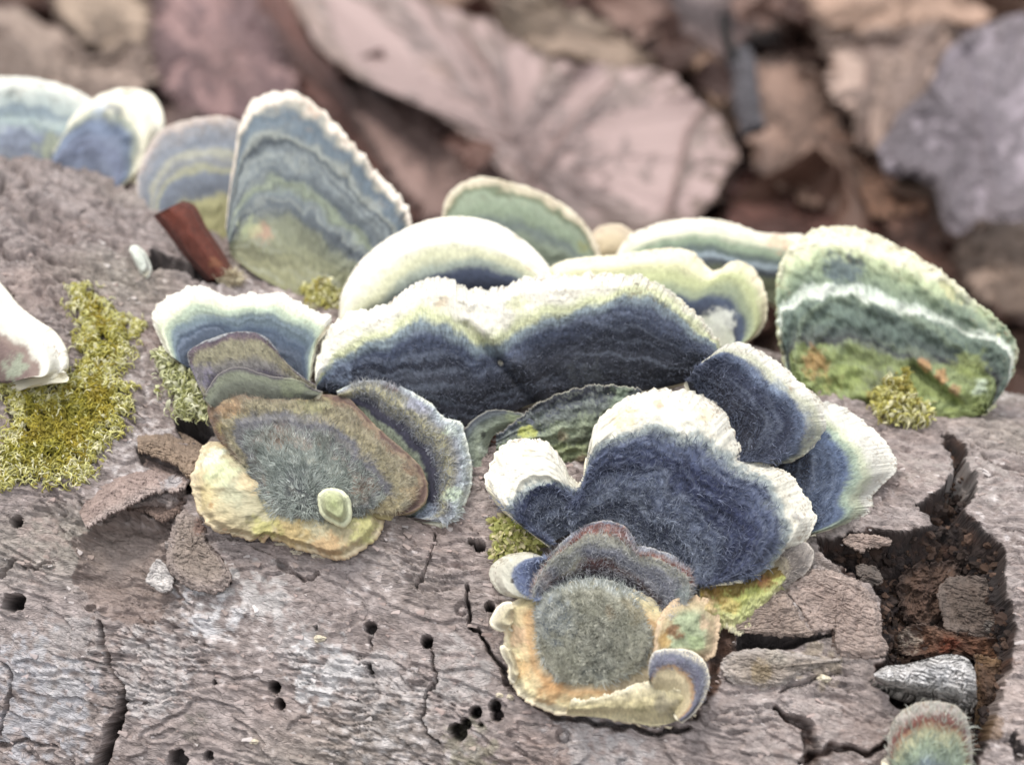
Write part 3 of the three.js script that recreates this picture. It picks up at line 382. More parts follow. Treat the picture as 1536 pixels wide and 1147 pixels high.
  shell({ to: g, sub: 1, name: 'fuzzy_disc', closed: 1, at: [888, 955], f: 143.2, a: 20, thick: 2.2, rim: 0.5, jag: 4, tp: 1.2, ns: 220, nt: 60, wave: 0.6, wl: 50, rough: 0.5, mott: 0.4, mat: matFelt, zone: 0.3, zf: 12, zc: 'a9a898', rip: 0.3, ripf: 9,
    b: [888, 955], m: [795, 939, 798, 910, 812, 891, 838, 878, 872, 872, 905, 873, 939, 884, 963, 903, 977, 929, 984, 958, 980, 987, 963, 1011, 934, 1025, 896, 1035, 857, 1035, 829, 1025, 807, 1001, 797, 972],
    h: [[0, 0.9], [0.35, 1.3], [0.8, 1.1], [1, -1.2]], bands: [[0, '8c8c80'], [0.5, '979789'], [0.8, 'a09f92'], [0.95, '949a98'], [1, 'a3a8a6']], spots: [[825, 925, 40, '8a98aa', 0.55], [960, 910, 26, 'b8a884', 0.6], [915, 920, 10, '9a8468', 0.6], [900, 1015, 30, '8a918e', 0.5], [900, 975, 40, '5f625e', .5]],
    fuzz: [{ n: 15000, t: [0, 0.97], len: 0.55, th: 0.085, c: ['e6e5d6', 'a6a69a'], up: 0.5, comb: 0.35, own: 0.5, mess: 0.6, swirl: 1.1 }, { n: 1600, t: [0.82, 1], len: 0.95, th: 0.12, c: ['c6cac8', 'a2a8a6'], up: 0.35, comb: 1, mess: 0.5 }] });
  for (const [m, b, o] of [[[768, 905, 758, 905, 748, 912, 741, 924, 738, 934, 745, 942, 757, 945, 766, 938], [772, 920, 770, 930], 1.6], [[757, 968, 752, 972, 756, 985, 765, 1000, 764, 1014, 772, 1022, 778, 1012], [772, 980, 778, 1005], 0.9]]) shell({ to: g, sub: 1, name: 'pale_nub', at: [m[4], m[5]], off: 2.2 + o, a: 20, thick: 1.2, rim: 0.4, jag: 1.5, ns: 50, nt: 20, b, m, h: [[0, 0.2], [0.5, 1.2], [1, -0.5]], bands: [[0, 'd2bf9a'], [0.5, 'e2d8b8'], [1, 'efe8d2']] });
}
// left bracket
{
  const g = fungus('left front bracket with scalloped cream top and hairy brown-grey shield', 440, 720, 157);
  shell({ to: g, sub: 1, name: 'cream_fan', at: [360, 500], f: 166, a: 28, thick: 1.8, rim: 0.26, jag: 7, zone: 0.3, zf: 26, ns: 260, nt: 70, wave: 0.8, wl: 60, mott: 0.28, ruff: 0.3, ruffF: 30, seed: 21,
    b: [292, 560, 330, 556, 365, 558, 405, 572, 452, 578], m: [248, 527, 240, 510, 230, 487, 229, 473, 238, 454, 257, 442, 279, 432, 297, 429, 312, 432, 326, 440, 338, 445, 353, 445, 375, 440, 397, 442, 416, 440, 436, 447, 455, 458, 475, 468, 491, 474, 495, 483, 485, 497, 479, 514, 473, 534, 469, 553, 466, 572], mt: 0.86,
    h: [[0, -0.5], [0.5, 1.2], [0.8, 2.0], [1, -0.2]], bands: [[0, '4a5262'], [0.42, '4e5868'], [[0.45, 0.52, 0.56, 0.54, 0.5], '4b586a'], [[0.55, 0.62, 0.68, 0.68, 0.6], '76868e'], [[0.66, 0.74, 0.8, 0.8, 0.72], 'b4c2ae'], [[0.78, 0.83, 0.9, 0.9, 0.82], 'd6dbc2'], [0.93, 'e8e6da'], [1, 'efede4']], bj: 0.03, spots: [[348, 445, 12, 'c9a79a', 0.5], [400, 446, 4, '5a4c44', 0.8], [300, 430, 20, 'c4a8a0', 0.25], [245, 490, 14, 'ccd8b8', 0.5]], pore: 'e8e0cc' });
  shell({ to: g, sub: 1, name: 'tan_band', at: [360, 535], f: 161.8, a: 30, thick: 1.6, rim: 0.3, jag: 1.5, ns: 200, nt: 40, wave: 0.3, mott: 0.35, fib: 0.4, mat: matFelt,
    b: [318, 600, 345, 590, 390, 592, 430, 590, 468, 590], m: [304, 594, 290, 562, 282, 540, 284, 527, 300, 516, 320, 507, 342, 501, 362, 498, 382, 500, 400, 508, 413, 522, 424, 538, 440, 554, 458, 568, 475, 578],
    h: [[0, -0.8], [0.5, 0.4], [0.95, 1.0], [1, 0.5]], bands: [[0, '4a4652'], [0.35, '57525e'], [0.5, '7d7a78'], [0.66, '98937c'], [0.86, '9d9880'], [0.93, '6e6068'], [0.97, '4e4450'], [1, '9a9ca0']], bj: 0.04, spots: [[300, 565, 22, '7f7a94', 0.6], [430, 548, 14, 'aba284', 0.6]], fuzz: [{ n: 1400, t: [0.1, 0.96], len: 0.5, th: 0.09, c: ['a9a69a', '8d8a8c'], up: 0.4, comb: 0.8, own: 0.5 }] });
  shell({ to: g, sub: 1, name: 'grey_band', at: [380, 575], f: 159.3, a: 32, thick: 1.2, rim: 0.25, jag: 2, ns: 160, nt: 24, wave: 0.3, mott: 0.35, mat: matFelt,
    b: [325, 615, 350, 605, 390, 605, 430, 602, 470, 598], m: [305, 598, 311, 586, 323, 568, 336, 557, 352, 551, 370, 553, 390, 560, 410, 566, 430, 568, 450, 572, 470, 584, 482, 588],
    h: [[0, -0.6], [0.6, 0.3], [1, 0.4]], bands: [[0, '5c5e58'], [0.5, '74786c'], [0.85, '858a78'], [1, '5e5a5e']], bj: 0.05, spots: [[440, 575, 22, '9aa284', 0.6]] });
  shell({ to: g, sub: 1, name: 'grey_lip', at: [610, 660], f: 157.4, a: 27, thick: 1.6, rim: 0.4, jag: 2.5, ns: 260, nt: 70, wave: 0.4, mott: 0.4, fib: 0.6, fs: 90, ruff: 0.6, ruffF: 55, seed: 31,
    b: [512, 600, 540, 622, 575, 660, 606, 694, 622, 724, 624, 750, 606, 776], m: [505, 588, 514, 584, 534, 573, 555, 567, 577, 569, 600, 581, 626, 594, 650, 611, 664, 627, 688, 634, 694, 648, 700, 667, 705, 699, 704, 728, 694, 757, 690, 778, 672, 785, 652, 783, 628, 776],
    h: [[0, -0.6], [0.3, 0.2], [0.72, 1.3], [0.86, 1.0], [1, -0.9]], bands: [[0, '7c8272'], [[0.1, 0.14, 0.2, 0.18, 0.16], '7e8676'], [[0.18, 0.24, 0.3, 0.28, 0.3], '2d2d3c'], [[0.3, 0.38, 0.42, 0.42, 0.42], '3a3a48'], [[0.45, 0.52, 0.5, 0.5, 0.52], '77766e'], [[0.7, 0.72, 0.66, 0.58, 0.6], '9c987e'], [[0.86, 0.88, 0.76, 0.66, 0.68], '8a8880'], [[0.93, 0.94, 0.84, 0.74, 0.78], '9a9ea6'], [[1, 1, 0.94, 0.84, 0.9], 'c3ccd0'], [1, 'dde2d8']], bj: 0.05, spots: [[680, 645, 12, 'e2ece2', 0.8], [680, 745, 16, 'c6d4ba', 0.8], [665, 650, 7, '9cae86', 0.7], [590, 578, 14, '6a4a46', 0.6], [628, 610, 20, 'a9abc0', 0.6], [640, 768, 16, 'a9b4c4', .7]], fuzz: [{ n: 2000, t: [0.35, 0.97], s: [0.1, 0.9], len: 0.8, th: 0.12, c: ['b8bcc4', '8f939c'], up: 0.35, comb: 0.9, own: 0.5 }], pore: 'd6d4c2' });
  shell({ to: g, sub: 1, name: 'base_crust', closed: 1, at: [440, 750], off: 2.6, a: 34, thick: 1.6, rim: 0.5, jag: 6, tp: 1.4, ns: 240, nt: 50, wave: 0.8, wl: 45, rough: 0.6, mott: 0.4, seed: 11,
    b: [440, 745], m: [312, 664, 303, 676, 298, 690, 288, 722, 291, 736, 295, 752, 303, 771, 318, 786, 337, 797, 357, 800, 380, 807, 397, 803, 415, 807, 437, 816, 459, 821, 490, 833, 508, 835, 523, 830, 546, 816, 564, 799, 570, 777, 566, 760, 540, 740, 480, 720, 420, 700, 380, 680, 345, 665],
    h: [[0, 1.2], [0.6, 1.3], [0.88, 1.1], [1, -0.4]], bands: [[0, '9a9478'], [0.55, 'b1ab90'], [0.8, 'bcb190'], [0.93, 'c6b794'], [1, 'd2c4a6']], spots: [[315, 685, 22, 'e2ead4', 0.85], [330, 710, 26, 'cfd6ae', 0.8], [303, 745, 22, 'cdbd8e', 0.7], [350, 740, 24, 'b4b69c', 0.6], [430, 805, 36, 'b8a06c', 0.7], [490, 822, 26, 'bd9c74', 0.7], [550, 795, 26, 'c6c488', 0.8], [395, 795, 24, 'bcb878', 0.8], [375, 725, 20, 'd6c09a', 0.6], [315, 757, 6, 'a67c4e', .7]], pore: 'c2a98a' });
  shell({ to: g, sub: 1, name: 'hairy_shield', closed: 1, at: [450, 700], f: 153.7, a: 33, pore: 'a0946c', thick: 2, rim: 0.35, jag: 2, tp: 1.1, ns: 320, nt: 90, wave: 0.6, wl: 70, rough: 0.4, mott: 0.35, fib: 0.3, mat: matFelt, seed: 13,
    zone: 0.22, zf: 16, zc: 'aaa594', b: [450, 735], m: [350, 690, 326, 655, 312, 618, 318, 598, 342, 584, 376, 580, 421, 585, 473, 591, 519, 598, 541, 618, 569, 646, 601, 674, 627, 699, 638, 729, 634, 752, 616, 766, 590, 773, 566, 772, 545, 782, 500, 792, 455, 796, 415, 788, 390, 765, 372, 730],
    h: [[0, 1.5], [0.5, 1.5], [0.85, [0.8, 1, 1, 1, 1, 1, 0.3, 0, 0.3]], [1, [-0.8, 0, 0.2, 0.2, 0, -0.2, -1.4, -1.6, -1.4]]], rip: 0.35, ripf: 8,
    bands: [[0, '5c6062'], [[0.3, 0.3, 0.3, 0.3, 0.3, 0.3, 0.55, 0.6, 0.4], '787e7a'], [[0.44, 0.44, 0.42, 0.4, 0.42, 0.46, 0.6, 0.58, 0.55], '868c86'], [[0.5, 0.5, 0.48, 0.48, 0.5, 0.54, 0.7, 0.66, 0.64], '8e8680'], [[0.56, 0.58, 0.56, 0.54, 0.56, 0.6, 0.76, 0.72, 0.72], '77777a'], [[0.66, 0.68, 0.7, 0.66, 0.66, 0.7, 0.82, 0.78, 0.78], '73737a'], [[0.74, 0.76, 0.8, 0.76, 0.76, 0.8, 0.9, 0.88, 0.88], '9c9478'], [[0.84, 0.86, 0.9, 0.88, 0.88, 0.89, 1.0, 1.02, 1.0], 'a39a82'], [[0.92, 0.94, 0.98, 0.95, 0.94, 0.95, 1.15, 1.4, 1.25], '86705c'], [[1, 1, 1.03, 1, 1, 1, 1.3, 1.5, 1.4], '64504a'], [1.6, '64504a']], bj: 0.06,
    spots: [[345, 608, 22, 'b0906e', 0.7], [325, 640, 16, 'a99c6a', 0.7], [420, 654, 22, '8c7666', 0.6], [545, 735, 20, '8f6850', 0.75], [580, 760, 22, 'b8ab84', 0.7], [612, 735, 18, 'b09c7a', 0.7], [470, 600, 30, '9a9a72', 0.5], [560, 745, 12, '9aa2a6', 0.6]],
    fuzz: [{ n: 7000, t: [0, [0.6, 0.6, 0.6, 0.6, 0.6, 0.7, 0.85, 0.85, 0.8]], len: 0.9, th: 0.1, c: ['ccd3ce', '8f9892'], up: 0.3, comb: 1, own: 0.3, mess: 0.45, swirl: 0.8 }, { n: 8000, t: [0.3, 0.93], s: [0.0, 0.74], len: 0.6, th: 0.08, c: ['bcbcb8', '84827e'], up: 0.35, comb: 0.9, own: 0.75, mess: 0.6 }] });
  shell({ to: g, sub: 1, name: 'pale_knob', closed: 1, at: [500, 758], f: 147.6, a: 15, thick: 1.8, rim: 0.6, jag: 2, ns: 60, nt: 24, wave: 0.5, wl: 20, mott: 0.3, b: [500, 755], m: [480, 750, 484, 740, 496, 736, 512, 740, 520, 752, 522, 772, 514, 785, 500, 780, 484, 768], h: [[0, 1.6], [0.6, 1.3], [1, -0.3]], bands: [[0, 'b6bf8c'], [0.6, 'c2c89c'], [1, 'd2d6b4']] });
}
// centre
{
  const g = fungus('wide central bracket, two dark blue lobes under a thick wavy white rim', 780, 610, 165);
  const ws = [0.3, 0.4, 0.52, 0.58, 0.62, 0.64, 0.6, 0.56, 0.5, 0.48, 0.52, 0.58, 0.66, 0.74, 0.78, 0.78, 0.76, 0.8, 0.86];
  shell({ to: g, name: 'cap', at: [780, 600], f: 162.5, a: 14, thick: 2.4, rim: 0.26, jag: 11, tp: 1.3, zone: 0.26, zf: 20, ns: 440, nt: 110, wave: 1.6, wl: 95, rough: 0.4, mott: 0.5, fib: 0.5, fs: 200, mat: matFelt, ruff: 0.34, ruffF: 44, seed: 41, mt: ws.map((x) => x + 0.16),
    b: [476, 585, 530, 600, 590, 625, 650, 640, 700, 640, 750, 625, 800, 605, 860, 592, 930, 590, 1000, 580, 1060, 565], m: [471, 565, 472, 540, 480, 516, 490, 497, 503, 485, 536, 464, 572, 460, 603, 440, 628, 424, 648, 419, 668, 418, 684, 424, 698, 431, 716, 435, 735, 434, 756, 430, 776, 420, 805, 417, 850, 413, 900, 411, 935, 412, 955, 414, 978, 421, 1000, 432, 1020, 448, 1040, 468, 1058, 488, 1075, 507, 1084, 524, 1082, 545],
    h: [[0, -1], [0.35, 1.2], [0.7, 2.6], [0.88, 2.2], [1, -0.6]], fold: [[700, 488, 752, 545, -1.5, 7], [752, 545, 805, 605, -1.6, 7], [722, 488, 776, 545, 1.1, 14], [776, 545, 824, 595, 1.0, 14], [765, 520, 785, 440, -0.7, 16], [668, 420, 700, 470, -0.5, 9], [940, 470, 960, 560, -0.5, 16], [890, 470, 890, 540, 0.4, 20]],
    bands: [[0, '1f1f26'], [0.12, '2c2d36'], [0.2, '22232b'], [0.3, '32353f'], [ws.map((x) => x * 0.65), '2c303c'], [ws.map((x) => x * 0.95), '485064'], [ws.map((x) => x + 0.06), '7f8c94'], [ws.map((x) => x + 0.13), 'c6caa6'], [ws.map((x) => x + 0.24), 'e2dfd2'], [1.06, 'f2f0e8'], [1.2, 'f2f0e8']], bj: 0.025, spots: [[663, 455, 12, 'cdb89a', 0.6], [888, 425, 5, '6a3c30', 0.85], [880, 575, 34, '6a6e72', 0.5], [960, 570, 26, '5a5e66', 0.5], [505, 560, 26, '8c98ac', 0.6], [860, 500, 22, '3c4254', .5], [775, 455, 16, 'ccd09c', 0.5], [955, 425, 4, '55463a', .7]],
    fuzz: [{ n: 6000, t: [0.05, ws.map((x) => x * 0.95)], len: 0.55, th: 0.09, c: ['8d93a4', '33384a'], up: 0.4, comb: 0.7, own: 0.4, mess: 0.9 }] });
}
{
  const g = fungus('smooth white domed bracket rising directly behind the central one', 680, 440, 181);
  const ws = [1, 0.7, 0.45, 0.35, 0.42, 0.5, 0.52, 0.5, 0.3];
  shell({ to: g, name: 'cap', at: [680, 430], f: 179, a: 20, thick: 3.5, rim: 0.8, jag: 1.5, ns: 240, nt: 60, wave: 0.7, wl: 80, mott: 0.25, seed: 47, mt: 0.72,
    b: [512, 500, 560, 490, 620, 475, 690, 465, 760, 455, 815, 440], m: [508, 474, 512, 447, 526, 417, 550, 386, 590, 356, 640, 334, 690, 328, 740, 337, 780, 361, 808, 386, 825, 410, 822, 425],
    h: [[0, 0], [0.45, 2.6], [0.75, 2.6], [1, -1.2]], bands: [[[-0.2, -0.3, -0.1, 0.1, 0.1, 0.15, 0.15, 0.1, -0.2], '2c3242'], [[-0.1, -0.2, 0.05, 0.28, 0.36, 0.44, 0.46, 0.36, -0.1], '3c4458'], [[0, 0.05, 0.2, 0.4, 0.48, 0.55, 0.56, 0.46, 0], '8f988e'], [[0.3, 0.35, 0.4, 0.55, 0.62, 0.66, 0.68, 0.6, 0.2], 'c9caac'], [0.8, 'ece8d6'], [1, 'f5f1e6']], spots: [[800, 395, 12, 'dcc0a0', 0.5]] });
}
{
  const g = fungus('dark blue rounded lobe with pale rim, at the upper right edge of the front fan', 1140, 620, 160);
  const ws = [0.9, 0.86, 0.84, 0.82, 0.82, 0.84, 0.89, 0.94, 0.97, 1.02];
  shell({ to: g, name: 'cap', at: [1150, 620], f: 157.6, a: 20, y: 6, thick: 1.8, rim: 0.24, jag: 6, zone: 0.3, zf: 22, ruff: 0.18, ruffF: 26, ns: 260, nt: 80, wave: 0.8, wl: 70, mott: 0.5, fib: 0.4, mat: matFelt, seed: 53, mt: ws.map((x) => x + 0.05),
    b: [1030, 570, 1040, 600, 1050, 630, 1070, 660, 1090, 690], m: [1050, 545, 1068, 532, 1086, 519, 1109, 514, 1140, 526, 1175, 551, 1210, 581, 1238, 608, 1245, 638, 1226, 664, 1196, 688, 1166, 696, 1135, 694, 1108, 692],
    h: [[0, -0.8], [0.5, 1.8], [0.8, 2.2], [1, -0.6]], bands: [[0, '202026'], [0.35, '272935'], [ws.map((x) => x - 0.2), '363c50'], [ws.map((x) => x - 0.06), '6c7890'], [ws.map((x) => x + 0.03), 'c3c4b0'], [ws.map((x) => x + 0.12), 'e6e4da'], [1.12, 'f2f0e8']], bj: 0.03, spots: [[1190, 578, 7, 'a9785a', 0.7], [1165, 580, 16, '8c9ab0', 0.5]],
    fuzz: [{ n: 3600, t: [0.1, ws.map((x) => x - 0.06)], len: 0.65, th: 0.1, c: ['868ea4', '363d54'], up: 0.4, comb: 0.7, own: 0.35, mess: 0.9 }] });
}
{
  const g = fungus('lower right bracket, blue-grey with broad white corner, tucked under the dark lobe', 1240, 710, 159);
  shell({ to: g, name: 'cap', at: [1260, 710], f: 156.8, a: 28, y: 4, thick: 1.8, rim: 0.24, jag: 7, zone: 0.3, zf: 22, ruff: 0.14, ruffF: 22, ns: 220, nt: 80, wave: 0.8, wl: 70, mott: 0.45, fib: 0.4, mat: matFelt, seed: 57, mt: [0.74, 0.7, 0.72, 0.78, 0.82, 0.86],
    b: [1165, 640, 1160, 690, 1160, 740, 1170, 780, 1190, 800], m: [1238, 602, 1262, 610, 1290, 628, 1318, 652, 1336, 672, 1344, 690, 1340, 708, 1324, 726, 1309, 742, 1306, 752, 1309, 760, 1296, 774, 1270, 788, 1240, 797, 1210, 802],
    h: [[0, -1], [0.45, 1.2], [0.75, 1.8], [1, -0.4]], bands: [[0, '212228'], [0.25, '2a2d38'], [0.42, '4a5468'], [[0.5, 0.55, 0.6, 0.64, 0.66, 0.62], '5d6b86'], [[0.58, 0.63, 0.68, 0.74, 0.76, 0.72], '9fae9e'], [[0.66, 0.7, 0.76, 0.84, 0.87, 0.84], 'cdd3ba'], [[0.76, 0.78, 0.84, 0.95, 1.0, 1], 'e6e4da'], [1.05, 'f2f0e8']], bj: 0.03,
    fuzz: [{ n: 2000, t: [0.1, 0.58], len: 0.6, th: 0.1, c: ['8d9ab2', '5c6886'], up: 0.4, comb: 0.7, own: 0.4 }] });
}
{
  const g = fungus('small cream-edged bracket right behind the central white rim, dark band across its middle', 1050, 470, 182);
  shell({ to: g, name: 'cap', at: [1050, 470], f: 180, a: 16, thick: 1.8, rim: 0.35, jag: 4, ns: 200, nt: 60, wave: 0.8, wl: 60, mott: 0.3, seed: 61, mt: 0.84,
    b: [850, 470, 930, 480, 1010, 490, 1060, 510, 1085, 522], m: [822, 418, 832, 398, 870, 388, 920, 384, 960, 378, 1010, 373, 1036, 378, 1052, 392, 1066, 406, 1080, 404, 1096, 394, 1116, 395, 1134, 409, 1146, 435, 1150, 460, 1145, 488, 1130, 508, 1106, 520],
    h: [[0, 0], [0.5, 1.6], [0.8, 1.8], [1, -0.5]], bands: [[0, 'dadccb'], [[0.1, 0.1, 0.12, 0.3, 0.4], 'd2d6c6'], [[0.14, 0.14, 0.2, 0.36, 0.46], '43495a'], [[0.2, 0.3, 0.42, 0.5, 0.6], '4c566a'], [[0.34, 0.44, 0.56, 0.68, 0.74], '98a288'], [[0.5, 0.6, 0.75, 0.84, 0.86], 'c2c89a'], [0.95, 'e4dcbc'], [1, 'ece4ca']], spots: [[1080, 480, 22, 'e8ebe0', 0.8]] });
}
{
  const g = fungus('long low bracket at back right with white top edge and thin grey-blue stripe', 1080, 400, 195);
  shell({ to: g, name: 'cap', at: [1070, 390], f: 193, a: 18, thick: 2, rim: 0.5, jag: 3, ns: 180, nt: 50, wave: 0.7, wl: 60, mott: 0.35, seed: 67, mt: 0.76,
    b: [950, 430, 1020, 430, 1090, 440, 1150, 450, 1180, 470], m: [925, 384, 935, 368, 952, 351, 990, 337, 1030, 330, 1070, 330, 1105, 338, 1140, 350, 1175, 353, 1205, 354, 1216, 372, 1212, 400],
    h: [[0, -1], [0.5, 1], [0.8, 1.2], [1, -0.4]], bands: [[0, '6f7460'], [0.3, '757c64'], [0.42, '4a5058'], [0.5, '8f9ca4'], [0.58, '5c6866'], [0.7, '90a08a'], [[0.84, 0.82, 0.84, 0.9, 0.95], 'cfd0b8'], [1, 'eee8d8']], spots: [[1170, 355, 24, 'c9a78c', 0.7]] });
}
{
  const st = [1.2, 1.08, 0.9, 0.74, 0.67, 0.64, 0.64, 0.68, 0.76, 0.86, 0.92, 0.98, 1.02];
  const g = fungus('big algae-green bracket at far right with white streak across and orange patches', 1340, 600, 178);
  shell({ to: g, name: 'cap', at: [1330, 600], f: 174.5, a: 24, thick: 2.4, rim: 0.35, jag: 7, ns: 300, nt: 90, wave: 1, wl: 70, rough: 0.9, mott: 0.45, fib: 0.3, rip: 0.9, ripf: 10, zone: 0.25, zf: 20, zc: '98a488', fold: [[1372, 538, 1440, 592, 1.6, 9], [1372, 552, 1430, 602, -1.2, 9], [1290, 590, 1330, 600, 1.2, 12], [1420, 430, 1470, 560, -0.9, 8]], seed: 71, mt: 0.88,
    b: [1205, 612, 1250, 618, 1310, 628, 1370, 634, 1420, 632, 1475, 622], m: [1196, 598, 1180, 545, 1170, 500, 1165, 450, 1170, 405, 1190, 368, 1225, 345, 1270, 340, 1310, 352, 1360, 376, 1410, 406, 1450, 441, 1488, 474, 1516, 500, 1526, 530, 1518, 562, 1500, 596, 1480, 615],
    h: [[0, -0.4], [0.3, 0.8], [st.map((x) => x - 0.05), 2.2], [st.map((x) => x + 0.02), 1.5], [st.map((x) => x + 0.2), 1.6], [1.4, -0.8]], bands: [[0, '828e5a'], [0.2, '87935c'], [st.map((x) => x - 0.3), '7b8659'], [st.map((x) => x - 0.26), '454848'], [st.map((x) => x - 0.2), '525c58'], [st.map((x) => x - 0.13), '5c6a62'], [st.map((x) => x - 0.06), '66746a'], [st.map((x) => x - 0.025), '66746a'], [st, 'd6dcd2'], [st.map((x) => x + 0.04), 'c6cfc4'], [st.map((x) => x + 0.07), '768472'], [st.map((x) => x + 0.14), '8a987f'], [st.map((x) => x + 0.2), 'b4bf9c'], [st.map((x) => x + 0.28), 'e2dec4'], [1.5, 'ece6d4']], bj: 0.022,
    spots: [[1225, 540, 24, '98744c', 0.75], [1250, 575, 20, '99905a', 0.6], [1265, 402, 32, '4e5a64', 0.8], [1390, 546, 12, 'b08862', 0.85], [1412, 564, 12, 'b08862', 0.85], [1432, 584, 10, 'a27c60', 0.7], [1330, 575, 34, '6f7168', 0.6], [1455, 545, 24, '8a9458', 0.6], [1370, 610, 34, '808c5a', 0.6], [1470, 580, 14, 'bcc8b4', 0.8], [1310, 590, 14, 'a08a3c', .7], [1440, 470, 36, '6c7a6c', 0.75], [1375, 445, 10, '7c8a78', 0.7], [1215, 447, 9, '8c9a88', 0.6]], pore: 'b8b894' });
}
{
  const g = fungus('tall slate-grey zoned bracket at back left with tan white edge', 450, 400, 190);
  const k = [0.02, 0.02];
  shell({ to: g, name: 'cap', at: [450, 410], f: 186.5, a: 24, y: 4, thick: 2.2, rim: 0.35, jag: 8, zone: 0.35, zf: 26, zc: 'a0a49c', ns: 260, nt: 80, wave: 0.8, wl: 80, mott: 0.3, rip: 0.5, ripf: 8, seed: 73, mt: 0.92,
    b: [345, 380, 380, 410, 430, 436, 480, 448, 510, 440, 520, 420], m: [338, 340, 344, 280, 352, 230, 360, 186, 378, 152, 415, 137, 455, 145, 496, 178, 538, 226, 574, 270, 604, 302, 616, 334, 602, 364, 570, 388, 545, 400],
    h: [[0, 0], [0.4, 1.8], [0.8, 2], [1, -0.6]], bands: [[0, '88886a'], [0.12, '929274'], [0.22, '85876e'], [[0.28, 0.3, 0.34, 0.34, 0.34], '7e8270'], [0.4, '565d63'], [0.47, '6c7478'], [0.54, '87907e'], [0.58, '5a6268'], [0.63, '70787c'], [0.72, '767e82'], [0.76, '4e565c'], [0.79, '8d928e'], [0.84, '66727c'], [0.89, '5a6670'], [[0.9, 0.93, 0.94, 0.93, 0.92], '9c9a90'], [[0.93, 0.95, 0.97, 0.96, 0.95], 'dccfc2'], [1, 'efe6da']], spots: [[392, 345, 18, 'b88f7c', 0.6], [375, 340, 18, 'a9b08a', 0.6], [470, 155, 20, 'd0a890', 0.5]] });
}
{
  const g = fungus('rounded grey and olive zoned bracket half hidden by bark, left of the tall slate one', 290, 320, 206);
  shell({ to: g, name: 'cap', at: [290, 290], f: 203, a: 20, thick: 2, rim: 0.5, jag: 3, ns: 180, nt: 60, wave: 0.6, mott: 0.25, rip: 0.4, ripf: 8, seed: 79, mt: 0.95,
    b: [270, 345, 290, 360, 320, 366, 350, 350], m: [215, 330, 205, 285, 214, 240, 238, 200, 270, 184, 320, 176, 358, 184, 385, 210, 400, 260],
    h: [[0, 0], [0.5, 1.4], [1, -0.4]], bands: [[0, '9a976e'], [0.34, '9f9c76'], [0.42, '6a707a'], [0.55, '717884'], [0.6, '9a9a84'], [0.66, '82858a'], [0.72, '9c9c90'], [0.78, '7c828c'], [0.92, '8e8f94'], [1, 'b9aca6']] });
}
{
  const g = fungus('blue-grey zoned bracket cut off by the upper left corner of the log', 40, 220, 217);
  shell({ to: g, name: 'cap', at: [40, 230], f: 215, a: 22, thick: 2.2, rim: 0.6, jag: 3, ns: 180, nt: 60, wave: 1, wl: 70, mott: 0.3, rip: 0.5, ripf: 7, seed: 83, mt: 0.9, zone: 0.3, zf: 16, zc: 'b4bcb8', fold: [[20, 150, 110, 290, -1.4, 16]],
    b: [-90, 300, -20, 300, 60, 300, 140, 290], m: [-150, 230, -120, 160, -60, 128, 0, 117, 55, 120, 105, 134, 145, 158, 175, 195, 180, 240],
    h: [[0, 0], [0.5, 1.8], [1, -0.6]], bands: [[0, '8c8c72'], [0.25, '92917a'], [0.4, '727886'], [0.55, '7c8494'], [0.66, '92a0a0'], [0.74, '727f88'], [0.82, 'a2acaa'], [0.93, 'c4cac4'], [1, 'e6e6de']], spots: [[70, 215, 22, 'a8ae8e', 0.6]] });
  const g2 = fungus('blue-grey bracket with fat cream right edge, second from the upper left corner', 170, 230, 215);
  shell({ to: g2, name: 'cap', at: [170, 230], f: 212, a: 18, y: -6, thick: 3, rim: 0.9, jag: 2, ns: 160, nt: 50, wave: 1, wl: 50, mott: 0.3, seed: 89, mt: [0.95, 0.9, 0.75, 0.72, 0.76], fold: [[150, 150, 190, 200, 1.6, 14], [185, 150, 200, 260, -1.6, 12], [110, 200, 150, 290, -1.2, 14]], zone: 0.3, zf: 12,
    b: [70, 285, 90, 290, 120, 295, 150, 295], m: [80, 225, 105, 180, 135, 152, 165, 138, 200, 136, 228, 148, 240, 178, 238, 212, 222, 246, 196, 272, 176, 282],
    h: [[0, 0], [0.5, 2.4], [0.8, 2.2], [1, -1]], bands: [[0, '868a80'], [0.2, '7a8294'], [0.5, '767e94'], [[0.75, 0.7, 0.62, 0.6, 0.62], '7a879e'], [[0.88, 0.8, 0.7, 0.68, 0.7], '9ea49a'], [[0.96, 0.9, 0.78, 0.76, 0.78], 'dedac4'], [1, 'f2eede']], spots: [[172, 165, 16, '59667c', 0.6], [150, 165, 14, 'b4c4dc', .5]] });
}
